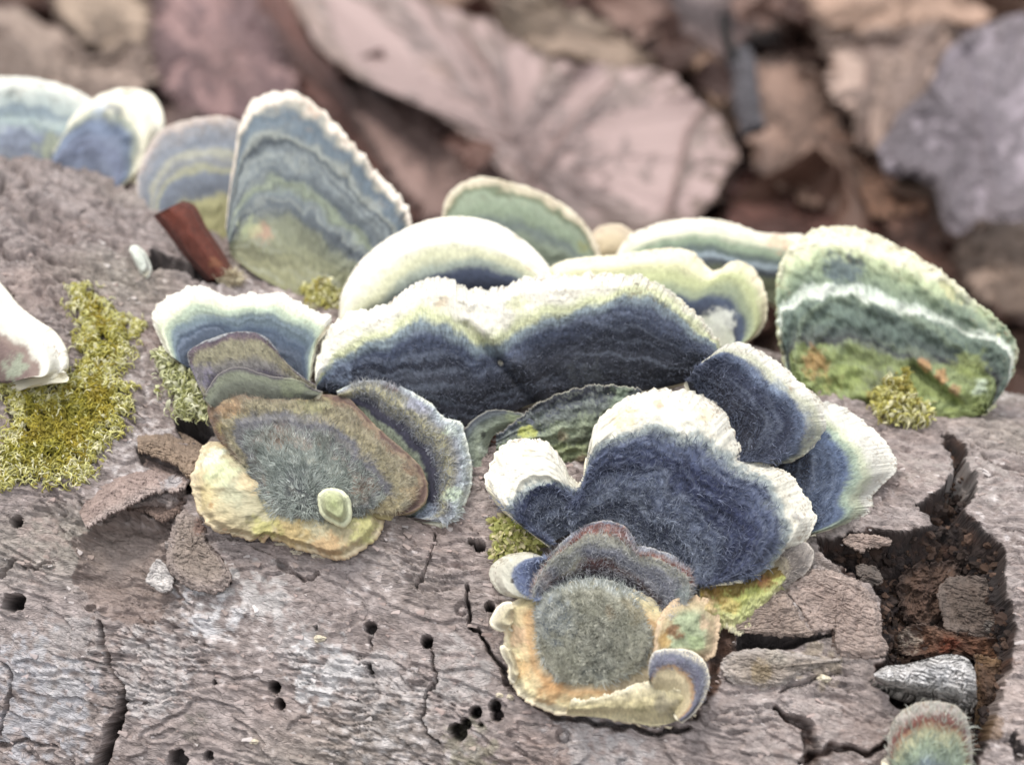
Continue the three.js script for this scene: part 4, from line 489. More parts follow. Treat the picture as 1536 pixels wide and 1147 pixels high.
{
  const g = fungus('small olive-grey bracket at back centre below the big pale leaf', 780, 370, 201);
  shell({ to: g, name: 'cap', at: [780, 370], f: 198, a: 16, thick: 2, rim: 0.5, jag: 3.5, ns: 160, nt: 50, wave: 0.7, mott: 0.3, rip: 0.4, ripf: 6, seed: 97, mt: 0.93,
    b: [690, 400, 740, 420, 800, 425, 870, 415], m: [664, 345, 668, 306, 686, 282, 718, 268, 755, 273, 798, 285, 846, 310, 878, 340, 896, 375, 900, 400],
    h: [[0, 0], [0.5, 1.5], [1, -0.5]], bands: [[0, '6c7468'], [0.45, '7a8474'], [0.6, '66706c'], [0.7, '84917c'], [0.84, '8c9884'], [0.9, '6a745e'], [0.96, 'c9bfa6'], [1, 'dcd2bc']], spots: [[880, 365, 14, '8e8c4c', 0.7]] });
  const g2 = fungus('tiny cream knob of fungus right of the olive-grey back bracket', 910, 370, 204);
  shell({ to: g2, name: 'cap', at: [910, 372], f: 202, a: 16, thick: 2, rim: 0.5, jag: 3, ns: 80, nt: 24, wave: 0.6, mott: 0.3, seed: 99, b: [890, 400, 920, 405, 945, 400], m: [882, 385, 886, 358, 900, 342, 925, 338, 945, 346, 956, 366, 954, 388], h: [[0, 0], [0.5, 1.5], [1, -0.5]], bands: [[0, 'a89a74'], [0.6, 'c4b496'], [1, 'd8c8b0']] });
}
{
  const g = fungus('thick white curled bracket edge at far left above the moss', 40, 510, 165);
  shell({ to: g, name: 'cap', at: [40, 510], f: 162.5, a: 32, y: -10, thick: 2.2, rim: 0.8, jag: 2, ns: 160, nt: 50, wave: 0.5, mott: 0.25, seed: 101, mt: 0.55,
    b: [-70, 520, -50, 550, -20, 570, 10, 575], m: [-60, 405, -20, 415, 2, 432, 22, 458, 50, 482, 76, 500, 90, 526, 92, 550, 82, 562, 62, 562, 40, 566],
    h: [[0, -1], [0.5, 0.8], [0.8, 1.8], [1, -0.8]], bands: [[0, '74645e'], [0.46, '7c6a66'], [[0.54, 0.58, 0.6, 0.66, 0.7], '8e7c74'], [[0.6, 0.66, 0.7, 0.74, 0.78], 'e2e0d4'], [1, 'f5f3ea']], spots: [[20, 550, 22, 'a9b8a0', 0.6]] });
}
{
  const g = fungus('little fuzzy green-grey bracket with reddish rim at the bottom right edge', 1400, 1120, 138);
  shell({ to: g, name: 'cap', at: [1400, 1120], f: 135.6, a: 14, thick: 2, rim: 0.45, jag: 3, ns: 180, nt: 60, wave: 0.5, mott: 0.35, fib: 0.5, mat: matFelt, seed: 103, mt: 0.96,
    b: [1360, 1210, 1395, 1215, 1430, 1210], m: [1340, 1180, 1332, 1130, 1338, 1096, 1354, 1072, 1382, 1058, 1412, 1057, 1438, 1066, 1452, 1086, 1458, 1130, 1456, 1180],
    h: [[0, 1.5], [0.5, 1.6], [0.85, 1], [1, -0.4]], bands: [[0, '66728a'], [0.35, '7c8a9a'], [0.55, '98a690'], [0.72, 'b2b294'], [0.8, 'a2866e'], [0.85, '7c5048'], [0.9, '84605a'], [0.94, 'b0a6a0'], [1, 'c2bab4']], bj: 0.05,
    fuzz: [{ n: 1500, t: [0.05, 1], len: 1.0, th: 0.13, c: ['bcc8bc', '98a29a'], up: 0.35, comb: 0.9, own: 0.45, mess: 0.5 }] });
}
{
  const g = fungus('small brown-grey ear of fungus peeping out right of the front fan', 1195, 845, 152);
  shell({ to: g, name: 'cap', at: [1190, 845], off: 2.2, a: 28, thick: 1.4, rim: 0.4, jag: 2.5, ns: 100, nt: 36, wave: 0.4, mott: 0.35, mat: matFelt, seed: 107, b: [1150, 850, 1158, 864, 1170, 874], m: [1180, 815, 1200, 812, 1214, 820, 1218, 838, 1208, 858, 1192, 870, 1176, 880], h: [[0, -0.5], [0.6, 1], [1, -0.2]], bands: [[0, 'b0a48a'], [0.4, 'a9a08e'], [0.5, '77706c'], [0.66, '6e6763'], [0.78, '9c948e'], [1, 'b6aea8']], spots: [[1165, 860, 9, '8e5a3a', 0.85]],
    fuzz: [{ n: 350, t: [0.3, 1], len: 0.6, th: 0.1, c: ['b8b0aa', '8f8782'], up: 0.35, comb: 0.9, own: 0.4 }] });
}
{
  const g = fungus('grey-green crust in the gap between the left, central and front brackets', 790, 660, 164);
  shell({ to: g, sub: 1, name: 'arched_crust', at: [740, 660], f: 159.8, a: 16, thick: 1.4, rim: 0.4, jag: 3, ns: 180, nt: 40, wave: 0.6, wl: 40, rough: 0.5, mott: 0.4, fib: 0.4, mat: matFelt, seed: 111,
    b: [738, 775, 736, 740, 733, 700, 732, 672, 742, 652, 762, 642, 788, 640, 812, 646], m: [688, 775, 690, 740, 690, 700, 690, 668, 702, 640, 735, 618, 778, 620, 815, 638], h: [[0, -0.6], [0.4, 0.6], [0.8, 0.7], [1, -0.2]], bands: [[0, '8a907e'], [0.3, '9aa490'], [0.6, '838c80'], [0.85, '5c6468'], [1, '454a52']], spots: [[726, 652, 7, '33352e', 0.9], [728, 672, 12, 'c6d0c0', 0.7], [720, 740, 24, '5f6668', 0.6], [795, 632, 14, '80849a', 0.7], [770, 628, 14, '98a27a', .6]] });
  shell({ to: g, sub: 1, name: 'green_ledge', at: [840, 650], f: 159.4, a: 10, thick: 1.4, rim: 0.3, jag: 7, tp: 1, ns: 240, nt: 80, wave: 1.1, wl: 26, rough: 0.9, mott: 0.5, rip: 0.7, ripf: 9, zone: 0.2, zf: 16, zc: 'a9b09c', seed: 113,
    b: [744, 690, 786, 690, 835, 694, 870, 692, 900, 690, 930, 670, 960, 640], m: [744, 655, 770, 636, 796, 616, 822, 600, 856, 587, 896, 580, 940, 582, 985, 594], h: [[0, 0], [0.5, 0.7], [1, -0.1]], bands: [[0, '7e8768'], [0.25, '8a936e'], [0.38, '666d5a'], [0.48, '868f78'], [0.62, '7f8876'], [0.7, '555b58'], [0.78, '767d7a'], [0.88, '50555e'], [1, '2e313a']], bj: 0.1, spots: [[790, 648, 16, 'b0b460', 0.7], [845, 655, 10, '8a7c66', 0.6], [868, 690, 12, '6c5248', 0.7], [930, 592, 18, '98a890', 0.6]] });
  const cup = (l, x, y, r, f) => { const c = thing('cup_fungus', l, 'fungus', at(x, y, f)); const m = []; for (let i = 0; i < 10; i++) m.push(x + r * Math.cos(i * 0.628), y + 0.85 * r * Math.sin(i * 0.628)); shell({ to: c, name: 'disc', closed: 1, at: [x, y], f, a: 15, thick: 0.8, rim: 0.3, jag: 0.4, ns: 40, nt: 14, wave: 0.1, mott: 0.2, seed: x, b: [x, y], m, h: [[0, 0.2], [0.6, 0.3], [0.85, 0.7], [1, 0.3]], bands: [[0, 'a8603e'], [0.7, 'b06a48'], [1, '8e4e34']], pore: '8e4e34' }); };
  cup('tiny round orange-brown disc on dark wood left of the front fan', 732, 775, 10, 158.5);
  cup('tiny orange bead inside the arched grey-green crust', 741, 659, 6, 162);
}

// ---------------------------------------------------------------- bark flakes, chips, moss
const flake = (name, o, label) => shell({ to: logThing, name, mat: matBark, bare: 1, gain: name === 'rotten_wood' ? 0.8 : 1.3, metric: 1, off: 1.2, thick: 0.9, rim: 0.25, jag: 7, rough: 0.5, wave: 0.6, wl: 30, mott: 0.5, fib: 0, grain: 0.2, ga: 0.15, ns: 160, nt: 40, us: 1.2, pore: '6b5a52', label, ...o });
flake('bark_flake', { at: [220, 725], a: 42, b: [118, 768, 150, 722, 190, 692, 225, 688, 255, 700, 278, 708], m: [128, 790, 166, 768, 192, 757, 214, 744, 238, 735, 262, 737, 286, 720], h: [[0, -1.4], [0.5, 0.2], [1, 0.8]], bands: [[0, '8c7b75'], [0.7, '95847e'], [1, 'a0928d']], spots: [[258, 722, 16, 'aaa6a8', 0.85]] });
flake('bark_flake', { at: [235, 758], off: 0.3, a: 42, b: [185, 752, 235, 740, 280, 738], m: [190, 763, 215, 765, 240, 779, 262, 771, 278, 752], h: [[0, -1], [1, -0.2]], bands: [[0, '6c5b54'], [1, '75645c']] });
flake('bark_plate', { closed: 1, at: [292, 820], off: 0.9, a: 33, b: [290, 820], m: [262, 772, 285, 764, 306, 782, 311, 812, 326, 832, 344, 862, 330, 884, 300, 884, 272, 872, 252, 846, 252, 818, 258, 795], h: [[0, 0.2], [0.85, 0.1], [1, -0.4]], bands: [[0, '82766e'], [0.6, '8b7f77'], [1, '918580']], spots: [[300, 790, 14, '75584e', 0.6]] });
flake('bark_flake', { closed: 1, at: [240, 862], off: 0.9, a: 32, ns: 60, nt: 16, b: [240, 863], m: [230, 845, 240, 841, 249, 854, 257, 872, 247, 887, 234, 881, 221, 872, 226, 856], h: [[0, 0], [1, 0.3]], bands: [[0, 'bdb9b7'], [1, 'b3aeac']] }, 'pale grey flake in the peeled hollow');
flake('bark_flake', { at: [255, 685], off: 1.8, a: 45, b: [205, 650, 235, 640, 275, 650, 305, 668], m: [206, 672, 230, 682, 262, 696, 284, 716, 298, 712, 304, 690], h: [[0, -1], [0.6, 0.4], [1, 0.2]], bands: [[0, '7f6f62'], [1, '8c7a6a']] });
flake('bark_flake', { closed: 1, at: [1150, 1000], off: 1.2, a: 20, b: [1150, 1002], m: [1084, 1000, 1096, 982, 1120, 976, 1160, 974, 1196, 980, 1235, 986, 1262, 990, 1215, 1004, 1192, 1016, 1165, 1030, 1130, 1031, 1100, 1022], h: [[0, 0.4], [0.8, 0.2], [1, -0.5]], bands: [[0, '8f8378'], [0.7, '9a9088'], [1, 'a59d98']], spots: [[1140, 1008, 20, '8c7c5e', 0.6], [1165, 985, 16, 'a9a298', 0.6]] });
flake('bark_flake', { closed: 1, at: [1300, 812], off: 0.6, a: 36, ns: 80, nt: 16, b: [1300, 812], m: [1268, 806, 1290, 801, 1315, 803, 1334, 808, 1330, 818, 1308, 820, 1296, 826, 1275, 818], h: [[0, 0], [1, -0.2]], bands: [[0, '8d7d76'], [1, '97877f']] });
flake('bark_plate', { closed: 1, at: [1165, 925], off: 1, a: 26, b: [1165, 928], m: [1098, 940, 1120, 915, 1145, 895, 1170, 884, 1190, 905, 1205, 930, 1220, 950, 1190, 954, 1150, 951, 1115, 947], h: [[0, 0.3], [0.85, 0.2], [1, -0.2]], bands: [[0, '8a7b73'], [1, '97887f']], ga: -0.3 });
flake('bark_plate', { closed: 1, at: [1260, 905], off: 0.8, a: 30, ns: 180, b: [1255, 905], m: [1178, 880, 1215, 858, 1250, 858, 1285, 872, 1306, 895, 1320, 925, 1322, 950, 1330, 975, 1290, 985, 1255, 975, 1250, 948, 1222, 950, 1205, 925], h: [[0, 0.2], [0.9, 0.1], [1, -0.5]], bands: [[0, '8f7f78'], [1, '9a8b84']], ns: 240, nt: 70 });
flake('rotten_wood', { closed: 1, at: [1460, 910], off: -3.2, a: 30, ns: 140, nt: 40, wave: 1.2, rough: 0.9, b: [1462, 912], m: [1412, 880, 1440, 866, 1480, 868, 1505, 880, 1522, 915, 1524, 950, 1495, 962, 1450, 952, 1420, 935], h: [[0, 0], [1, -0.6]], bands: [[0, '6a5d55'], [0.6, '6f6159'], [1, '7c6f68']], spots: [[1495, 945, 16, '8f8984', 0.7]] }, 'smooth grey brown slab of rotten wood');
flake('rotten_wood', { closed: 1, at: [1430, 962], off: -2.6, a: 25, ns: 200, nt: 50, jag: 12, wave: 1.6, wl: 22, rough: 2, b: [1432, 965], m: [1348, 958, 1362, 942, 1390, 938, 1420, 945, 1450, 950, 1480, 955, 1518, 965, 1516, 995, 1490, 1005, 1468, 990, 1430, 982, 1390, 985, 1358, 978], h: [[0, 0], [1, -0.6]], bands: [[0, '745040'], [0.5, '73503e'], [0.9, '64483a'], [1, '544036']], spots: [[1366, 958, 20, 'c2b2a4', 0.9], [1420, 965, 16, '7c3c24', 0.7], [1405, 950, 18, '9c7a66', 0.6], [1490, 985, 26, '6b482e', 0.7]] }, 'crumbly rust coloured rot');
flake('rotten_wood', { closed: 1, at: [1490, 1040], off: -1.6, a: 20, ns: 140, nt: 36, jag: 9, wave: 1.4, wl: 22, rough: 1.6, b: [1486, 1045], m: [1466, 985, 1495, 990, 1516, 1000, 1506, 1040, 1496, 1075, 1480, 1110, 1464, 1140, 1452, 1120, 1466, 1080, 1466, 1030], h: [[0, 0], [1, -0.6]], bands: [[0, '5c4a40'], [0.6, '6b5242'], [1, '7d6248']], spots: [[1480, 1090, 22, '8c7048', 0.7]] }, 'brown crumbly rot along the rim');
flake('rotten_wood', { closed: 1, at: [1303, 864], off: -1.6, a: 25, ns: 60, nt: 16, b: [1303, 864], m: [1288, 852, 1300, 848, 1318, 858, 1322, 872, 1306, 876, 1292, 866], h: [[0, 0], [1, -0.4]], bands: [[0, '6f645e'], [1, '7c726c']] });
flake('rotten_wood', { closed: 1, at: [1390, 880], off: -5, a: 30, ns: 140, nt: 40, jag: 12, wave: 2, wl: 24, rough: 2, b: [1390, 885], m: [1350, 880, 1370, 850, 1410, 842, 1440, 852, 1430, 890, 1425, 925, 1395, 940, 1362, 930], h: [[0, 0], [1, -1]], bands: [[0, '5a453b'], [0.7, '6a5347'], [1, '4a3a34']] });
for (const [x, y, r] of [[1236, 1018, 8], [428, 815, 11], [445, 827, 8], [475, 832, 10], [748, 1043, 5], [765, 1046, 5], [380, 1112, 5], [478, 957, 7]]) { const m = []; for (let i = 0; i < 8; i++) m.push(x + r * (0.8 + 0.5 * rnd()) * Math.cos(i * 0.785), y + r * (0.45 + 0.3 * rnd()) * Math.sin(i * 0.785)); flake('pale_crumb', { closed: 1, at: [x, y], off: 0.9, a: 26, ns: 32, nt: 10, jag: 2, rough: 0.2, wave: 0.2, fib: 0, mott: 0.2, b: [x, y], m, h: [[0, 0.5], [1, -0.4]], bands: [[0, 'dcd6c4'], [1, 'd2c9b4']], pore: 'c9c0ac' }, 'cream crumb lying on the bark'); }
{ // loose scales of bark lying all over the log
  const p = [], K = 7; for (let k = 0; k < K; k++) { const a = k * 6.2832 / K, b = (k + 1) * 6.2832 / K, ra = 0.5 + 0.18 * Math.sin(k * 2.3), rb = 0.5 + 0.18 * Math.sin(((k + 1) % K) * 2.3), A = [ra * Math.cos(a), 0.02, 0.5 * ra * Math.sin(a)], B = [rb * Math.cos(b), 0.02, 0.5 * rb * Math.sin(b)], A2 = [A[0] * 1.05, -0.1, A[2] * 1.05], B2 = [B[0] * 1.05, -0.1, B[2] * 1.05]; p.push(0, 0.06, 0, ...B, ...A, ...A, ...B, ...A2, ...B, ...B2, ...A2); }
  const sg = new THREE.BufferGeometry(); sg.setAttribute('position', new THREE.Float32BufferAttribute(p, 3)); sg.computeVertexNormals(); const items = [], tones = ['b4a5a1', '97867f', 'cfc9c8', 'a8928b', '8a7a73'];
  for (let i = 0; i < 6500; i++) { const a = mix(GA0, GA1, rnd()), b = mix(GB0, 0.098, rnd()), gi = Math.round((a - GA0) / GS), gj = Math.round((b - GB0) / GS), k = (gj + JB0) * NI + gi + IA0; if (gi < 2 || gi > NA - 3 || H[k] < -0.0012 || noise(a * 60, b * 80, 77) + 0.6 * rnd() < 0.1) continue; const pos = onLog(a, b, H[k] + 0.00005), nn = onLog(a, b, 0.01).sub(onLog(a, b, 0)).normalize(), v = 0.85 + 0.3 * rnd(), c = [C3[k * 3], C3[k * 3 + 1], C3[k * 3 + 2]], t = col(tones[Math.floor(rnd() * 5)]); items.push([pos, nn.addScaledVector(rgbv(), 0.7), V().copy(E2).addScaledVector(rgbv(), 0.9), 0.0003 + 0.0011 * rnd() ** 3, mix3(c, t, 0.5).map((q) => q * v)]); }
  instances(logThing, 'bark_scales', sg, matPlain, items);
}
{ // crumbled rot filling the hollow
  const cg = new THREE.IcosahedronGeometry(0.5, 1), P = cg.attributes.position; for (let i = 0; i < P.count; i++) { const x = P.getX(i), y = P.getY(i), z = P.getZ(i), k = 1 + 0.55 * noise(x * 3.1, y * 3.1, z * 3.1); P.setXYZ(i, x * k * 1.5, y * k * 0.75, z * k); } cg.computeVertexNormals();
  const poly = pairs([1412, 653, 1447, 662, 1463, 715, 1449, 764, 1478, 799, 1507, 826, 1520, 914, 1524, 967, 1500, 1060, 1478, 1117, 1455, 1147, 1450, 1100, 1460, 1000, 1400, 980, 1335, 985, 1319, 905, 1301, 874, 1239, 830, 1219, 803, 1319, 795, 1403, 781, 1376, 759, 1429, 706]), items = [], tones = ['30241f', '3a2b24', '49362b', '221a1a', '57443a', '362c29'];
  let guard = 0; while (items.length < 1500 && guard++ < 40000) { const x = mix(1215, 1528, rnd()), y = mix(650, 1147, rnd()); if (!inside(poly, x, y)) continue; const h = logHit(x, y), gi = Math.round((h.a - GA0) / GS), gj = Math.round((h.b - GB0) / GS); if (gi < 2 || gi > NA - 3 || gj < 2) continue; const k = (gj + JB0) * NI + gi + IA0, hh = H[k]; if (hh > -0.0012) continue; const c = col(tones[Math.floor(rnd() * 6)]), v = 0.7 + 0.6 * rnd(); items.push([onLog(h.a, h.b, hh + 0.0001), rgbv().addScaledVector(E1, 0.4), V().copy(E2).addScaledVector(rgbv(), 1.2), 0.0004 + 0.0012 * rnd() ** 2.5, c.map((q) => q * v)]); }
  instances(logThing, 'rot_crumbs', cg, matPlain, items);
}
{
  const g = thing('wood_chip', 'weathered silver grey wood chip wedged in the rotten hollow', 'wood chip', at(1400, 1015, 141));
  shell({ to: g, name: 'weathered_wood', mat: matBark, bare: 1, metric: 1, at: [1395, 1018], f: 139.2, a: 16, thick: 5, rim: 0.8, jag: 3, ns: 260, nt: 80, tp: 1, rough: 0.9, wave: 0.4, wl: 20, mott: 0.9, fib: 0, grain: 0.7, ga: 0.12, us: 1.5, b: [1311, 1010, 1330, 999, 1360, 996, 1390, 988, 1425, 981, 1452, 988, 1464, 1008], m: [1313, 1016, 1330, 1031, 1360, 1041, 1392, 1049, 1420, 1056, 1444, 1067, 1466, 1048], h: [[0, -2], [0.3, 1.2], [0.6, 1.6], [1, -2]], gain: 1.2, bands: [[0, 'b9b7b6'], [0.4, 'd8d6d6'], [0.7, 'bcbab8'], [1, '8c8782']], pore: '4a423c', spots: [[1405, 1005, 26, 'c2c2c4', 0.7]] });
}
{
  const g = thing('leaf_stalk', 'short red brown curled strip lying on the log with frayed pale tip', 'plant debris', at(300, 365, 192));
  shell({ to: g, name: 'strip', mat: matLeaf, bare: 1, at: [290, 360], f: 185.5, a: 18, thick: 0.8, rim: 0.3, jag: 1, ns: 90, nt: 40, wave: 0.5, rough: 0.25, mott: 0.45, fib: 0.3, fs: 20, b: [229, 323, 248, 347, 268, 374, 288, 398, 310, 422], m: [272, 302, 292, 310, 308, 340, 330, 374, 350, 408], h: [[0, -1], [0.2, 1], [0.55, 1.9], [0.85, 0.8], [1, -1]], bands: [[0, '5e2c22'], [0.5, '7c3c2c'], [1, '6e3426']], pore: '4c241c', spots: [[322, 392, 10, 'a8704e', 0.6]] });
  const items = []; for (let i = 0; i < 420; i++) { const a = rnd() * 6.28, r = Math.sqrt(rnd()); items.push([at(343 + 17 * r * Math.cos(a), 418 + 13 * r * Math.sin(a), 181.5 + rnd() * 2.5), rgbv().addScaledVector(UPC, 0.1).addScaledVector(RIGHT, 0.35), rgbv(), 0.0013 * (0.5 + rnd()), col(rnd() < 0.75 ? 'd6cdb2' : '8a765e')]); }
  instances(g, 'frayed_tip', hairGeo(0.1), matMoss, items);
}
{ const g = fungus('small smooth white lump of young fungus on the left bark', 207, 390, 188); shell({ to: g, name: 'cap', closed: 1, at: [207, 392], off: 2, a: 30, thick: 1.5, rim: 0.5, jag: 1, ns: 60, nt: 20, wave: 0.3, mott: 0.2, b: [208, 392], m: [194, 376, 203, 369, 214, 376, 222, 390, 224, 405, 216, 414, 206, 402], h: [[0, 1.5], [0.6, 1.2], [1, -0.4]], bands: [[0, 'd6ddd2'], [1, 'e4e8de']] }); }
{ // algae under the fan's right edge
  const g = scene.children.find((o) => o.userData.label?.startsWith('largest front bracket'));
  shell({ to: g, sub: 1, name: 'algal_crust', at: [1110, 905], off: 1.6, a: 28, thick: 1.2, rim: 0.3, jag: 12, ns: 200, nt: 50, wave: 1.2, wl: 24, rough: 1.3, mott: 0.5, mat: matMargin, b: [1050, 870, 1085, 862, 1125, 858, 1160, 852, 1185, 845], m: [1052, 935, 1072, 950, 1088, 940, 1104, 948, 1122, 940, 1136, 926, 1150, 915, 1160, 898, 1180, 880], h: [[0, 0], [0.6, 0.8], [1, -0.4]], bands: [[0, '6c5a32'], [0.3, '7a6a38'], [0.42, 'a2a662'], [0.7, 'b2b67e'], [0.9, 'c2c090'], [1, 'd4ceb0']], bj: 0.12, spots: [[1065, 905, 16, 'c2a584', 0.7], [1080, 890, 14, '8c6a34', 0.7], [1095, 905, 14, 'c8b070', 0.6], [1150, 872, 14, '8e5c3c', 0.7]] });
}
const arcGeo = (() => { const c = new THREE.CatmullRomCurve3([V(-0.5, 0, 0), V(-0.42, 0.5, 0.12), V(0, 0.8, -0.05), V(0.42, 0.45, 0.1), V(0.5, -0.1, 0)]); const g = new THREE.TubeGeometry(c, 9, 0.085, 5); return g; })();
const curlGeo = (() => { const p = [], u = 7; const row = (i) => { const t = i / u, w = 0.2 * Math.sin(Math.PI * (0.15 + 0.8 * t)), y = Math.sin(t * 1.7) * 0.7, z = (1 - Math.cos(t * 1.9)) * 0.45; return [[-w, y, z + w * 0.5], [0, y, z], [w, y, z + w * 0.5]]; }; for (let i = 0; i < u; i++) { const a = row(i), b = row(i + 1); for (let k = 0; k < 2; k++) p.push(...a[k], ...a[k + 1], ...b[k], ...b[k], ...a[k + 1], ...b[k + 1]); } const g = new THREE.BufferGeometry(); g.setAttribute('position', new THREE.Float32BufferAttribute(p, 3)); g.computeVertexNormals(); return g; })();
const matFrond = new THREE.MeshPhysicalMaterial({ color: 0xffffff, roughness: 0.7, side: THREE.DoubleSide, transmission: 0.25, thickness: 0 });
function mossPatch(label, poly, n, o = {}) {
  const P = pairs(poly), cx = P.reduce((s, p) => s + p[0], 0) / P.length, cy = P.reduce((s, p) => s + p[1], 0) / P.length, g = thing('moss_patch', label, 'moss', logHit(cx, cy).p), x0 = Math.min(...P.map((p) => p[0])), x1 = Math.max(...P.map((p) => p[0])), y0 = Math.min(...P.map((p) => p[1])), y1 = Math.max(...P.map((p) => p[1]));
  const net = [], fr = [], mid = o.mid ?? ['8a8430', '6f6c22', 'a09838'], edge = o.edge ?? ['d6d2ac', 'c2bf80', 'b2ac5c'];
  let guard = 0; while (net.length < n && guard++ < n * 30) {
    const x = mix(x0, x1, rnd()), y = mix(y0, y1, rnd()), d = -sdf(P, x, y) + 8 * noise(x * 0.09, y * 0.09, 3); if ((d < 0 && (d < -14 || rnd() > 0.1)) || (o.broken && noise(x * 0.055, y * 0.055, 31) + 0.5 * noise(x * 0.16, y * 0.16, 33) < -0.3)) continue;
    const h = logHit(x, y), nn = onLog(h.a, h.b, 0.01).sub(onLog(h.a, h.b, 0)).normalize(), lift = (o.lift ?? 0.0012) * sst(0, 22, d) * (0.6 + 0.8 * noise(x * 0.06, y * 0.06, 9)) + rnd() * (o.fluff ?? 0.0008);
    const e = sst(34, 4, d + 8 * noise(x * 0.05, y * 0.05, 7)), ye = clamp(0.5 + 1.2 * noise(x * 0.03, y * 0.03, 5)); let c = mix3(col(mid[Math.floor(rnd() * 3)]), col('a08a28'), 0.6 * ye * (o.mid ? 0.2 : 1)); if (rnd() < e * 0.9 + 0.06) c = col(edge[Math.floor(rnd() * 3)]); const v = 0.75 + 0.5 * rnd(); c = c.map((q) => q * v);
    const pos = h.p.clone().addScaledVector(nn, lift), sc = (o.size ?? 0.0011) * (0.6 + 0.7 * rnd());
    if (rnd() < (o.curl ?? 0.3)) fr.push([pos, nn.clone().addScaledVector(rgbv(), 1.5), rgbv(), sc * 1.5, c]); else net.push([pos, nn.clone().addScaledVector(rgbv(), 1.3), rgbv(), sc, c]);
  }
  if (net.length) instances(g, 'net', arcGeo, matMoss, net); if (fr.length) instances(g, 'fronds', curlGeo, matFrond, fr);
}
mossPatch('large olive yellow netted moss patch with pale fringe on the left bark', [108, 434, 136, 430, 153, 450, 167, 471, 192, 488, 221, 490, 218, 502, 195, 512, 192, 533, 171, 565, 190, 579, 193, 610, 190, 629, 174, 652, 150, 680, 134, 696, 139, 714, 115, 722, 70, 722, 38, 711, 7, 735, -12, 728, -8, 680, 24, 638, 21, 603, 0, 586, -10, 566, 21, 561, 52, 582, 80, 592, 98, 575, 122, 561, 129, 540, 118, 516, 129, 495, 115, 474, 105, 450], 9000, { curl: 0.04, size: 0.00085, fluff: 0.0005, lift: 0.0006, broken: 1 });
mossPatch('pale yellow-green tuft of flaky moss between bark and left bracket', [236, 535, 262, 532, 284, 552, 296, 580, 318, 612, 312, 632, 290, 642, 268, 622, 272, 600, 248, 588, 262, 566, 240, 555], 900, { mid: ['aeb080', '989a5c', 'c2c298'], edge: ['d8d8ba', 'c6c89c', 'b0b27c'], lift: 0.0015, fluff: 0.0022, size: 0.001, curl: 0.3 });
mossPatch('small dark olive moss tuft below the tall slate bracket', [452, 430, 480, 420, 506, 424, 508, 450, 500, 468, 478, 462, 458, 450], 420, { lift: 0.002, fluff: 0.001, size: 0.001, curl: 0.3 });
mossPatch('olive and cream moss clump at the foot of the right green bracket', [1305, 600, 1320, 582, 1345, 580, 1365, 600, 1372, 625, 1395, 640, 1360, 645, 1325, 640, 1308, 620], 800, { lift: 0.003, fluff: 0.002, size: 0.001, curl: 0.3, mid: ['8c8438', '7a742c', 'a89a50'] });
mossPatch('bright green moss scrap under the left lobe of the front fan', [748, 796, 762, 780, 782, 784, 806, 800, 812, 822, 790, 828, 760, 832, 742, 836, 750, 815], 500, { lift: 0.002, fluff: 0.0006, size: 0.0011, curl: 0.6, mid: ['8a9440', '7a8238', 'a0a25c'], edge: ['b2b070', 'a4a660', 'c6bc94'] });

// ---------------------------------------------------------------- forest floor behind the log
const GY = -0.085;
const onGround = (x, y, h) => { const d = sight(x, y); return (GY + h - EYE.y) / d.y * 1000; };
{
  const pos = [], cc = [], ix = [], rings = 60, seg = 96;
  for (let r = 0; r <= rings; r++) { const R = 0.06 + 0.02 * r + 60 * (r / rings) ** 7; for (let s = 0; s < seg; s++) { const a = s / seg * 6.2832, x = R * Math.cos(a), z = -0.35 + R * Math.sin(a); pos.push(x, GY - 0.025 + 0.012 * fbm(x * 9, z * 9, 5, 3) * sst(3, 0.5, R), z); const c = mix3(col('33241d'), col('4d3a2f'), clamp(0.5 + fbm(x * 14, z * 14, 2, 4))); cc.push(...c); } }
  for (let r = 0; r < rings; r++) for (let s = 0; s < seg; s++) { const a = r * seg + s, b = r * seg + (s + 1) % seg; ix.push(a, b, a + seg, b, b + seg, a + seg); }
  for (let s = 1; s < seg - 1; s++) ix.push(0, s + 1, s);
  const g = new THREE.BufferGeometry(); g.setAttribute('position', new THREE.Float32BufferAttribute(pos, 3)); g.setAttribute('color', new THREE.Float32BufferAttribute(cc, 3)); g.setIndex(ix); g.computeVertexNormals();
  const m = addMesh(scene, 'ground', g, matPore, 'structure');
}
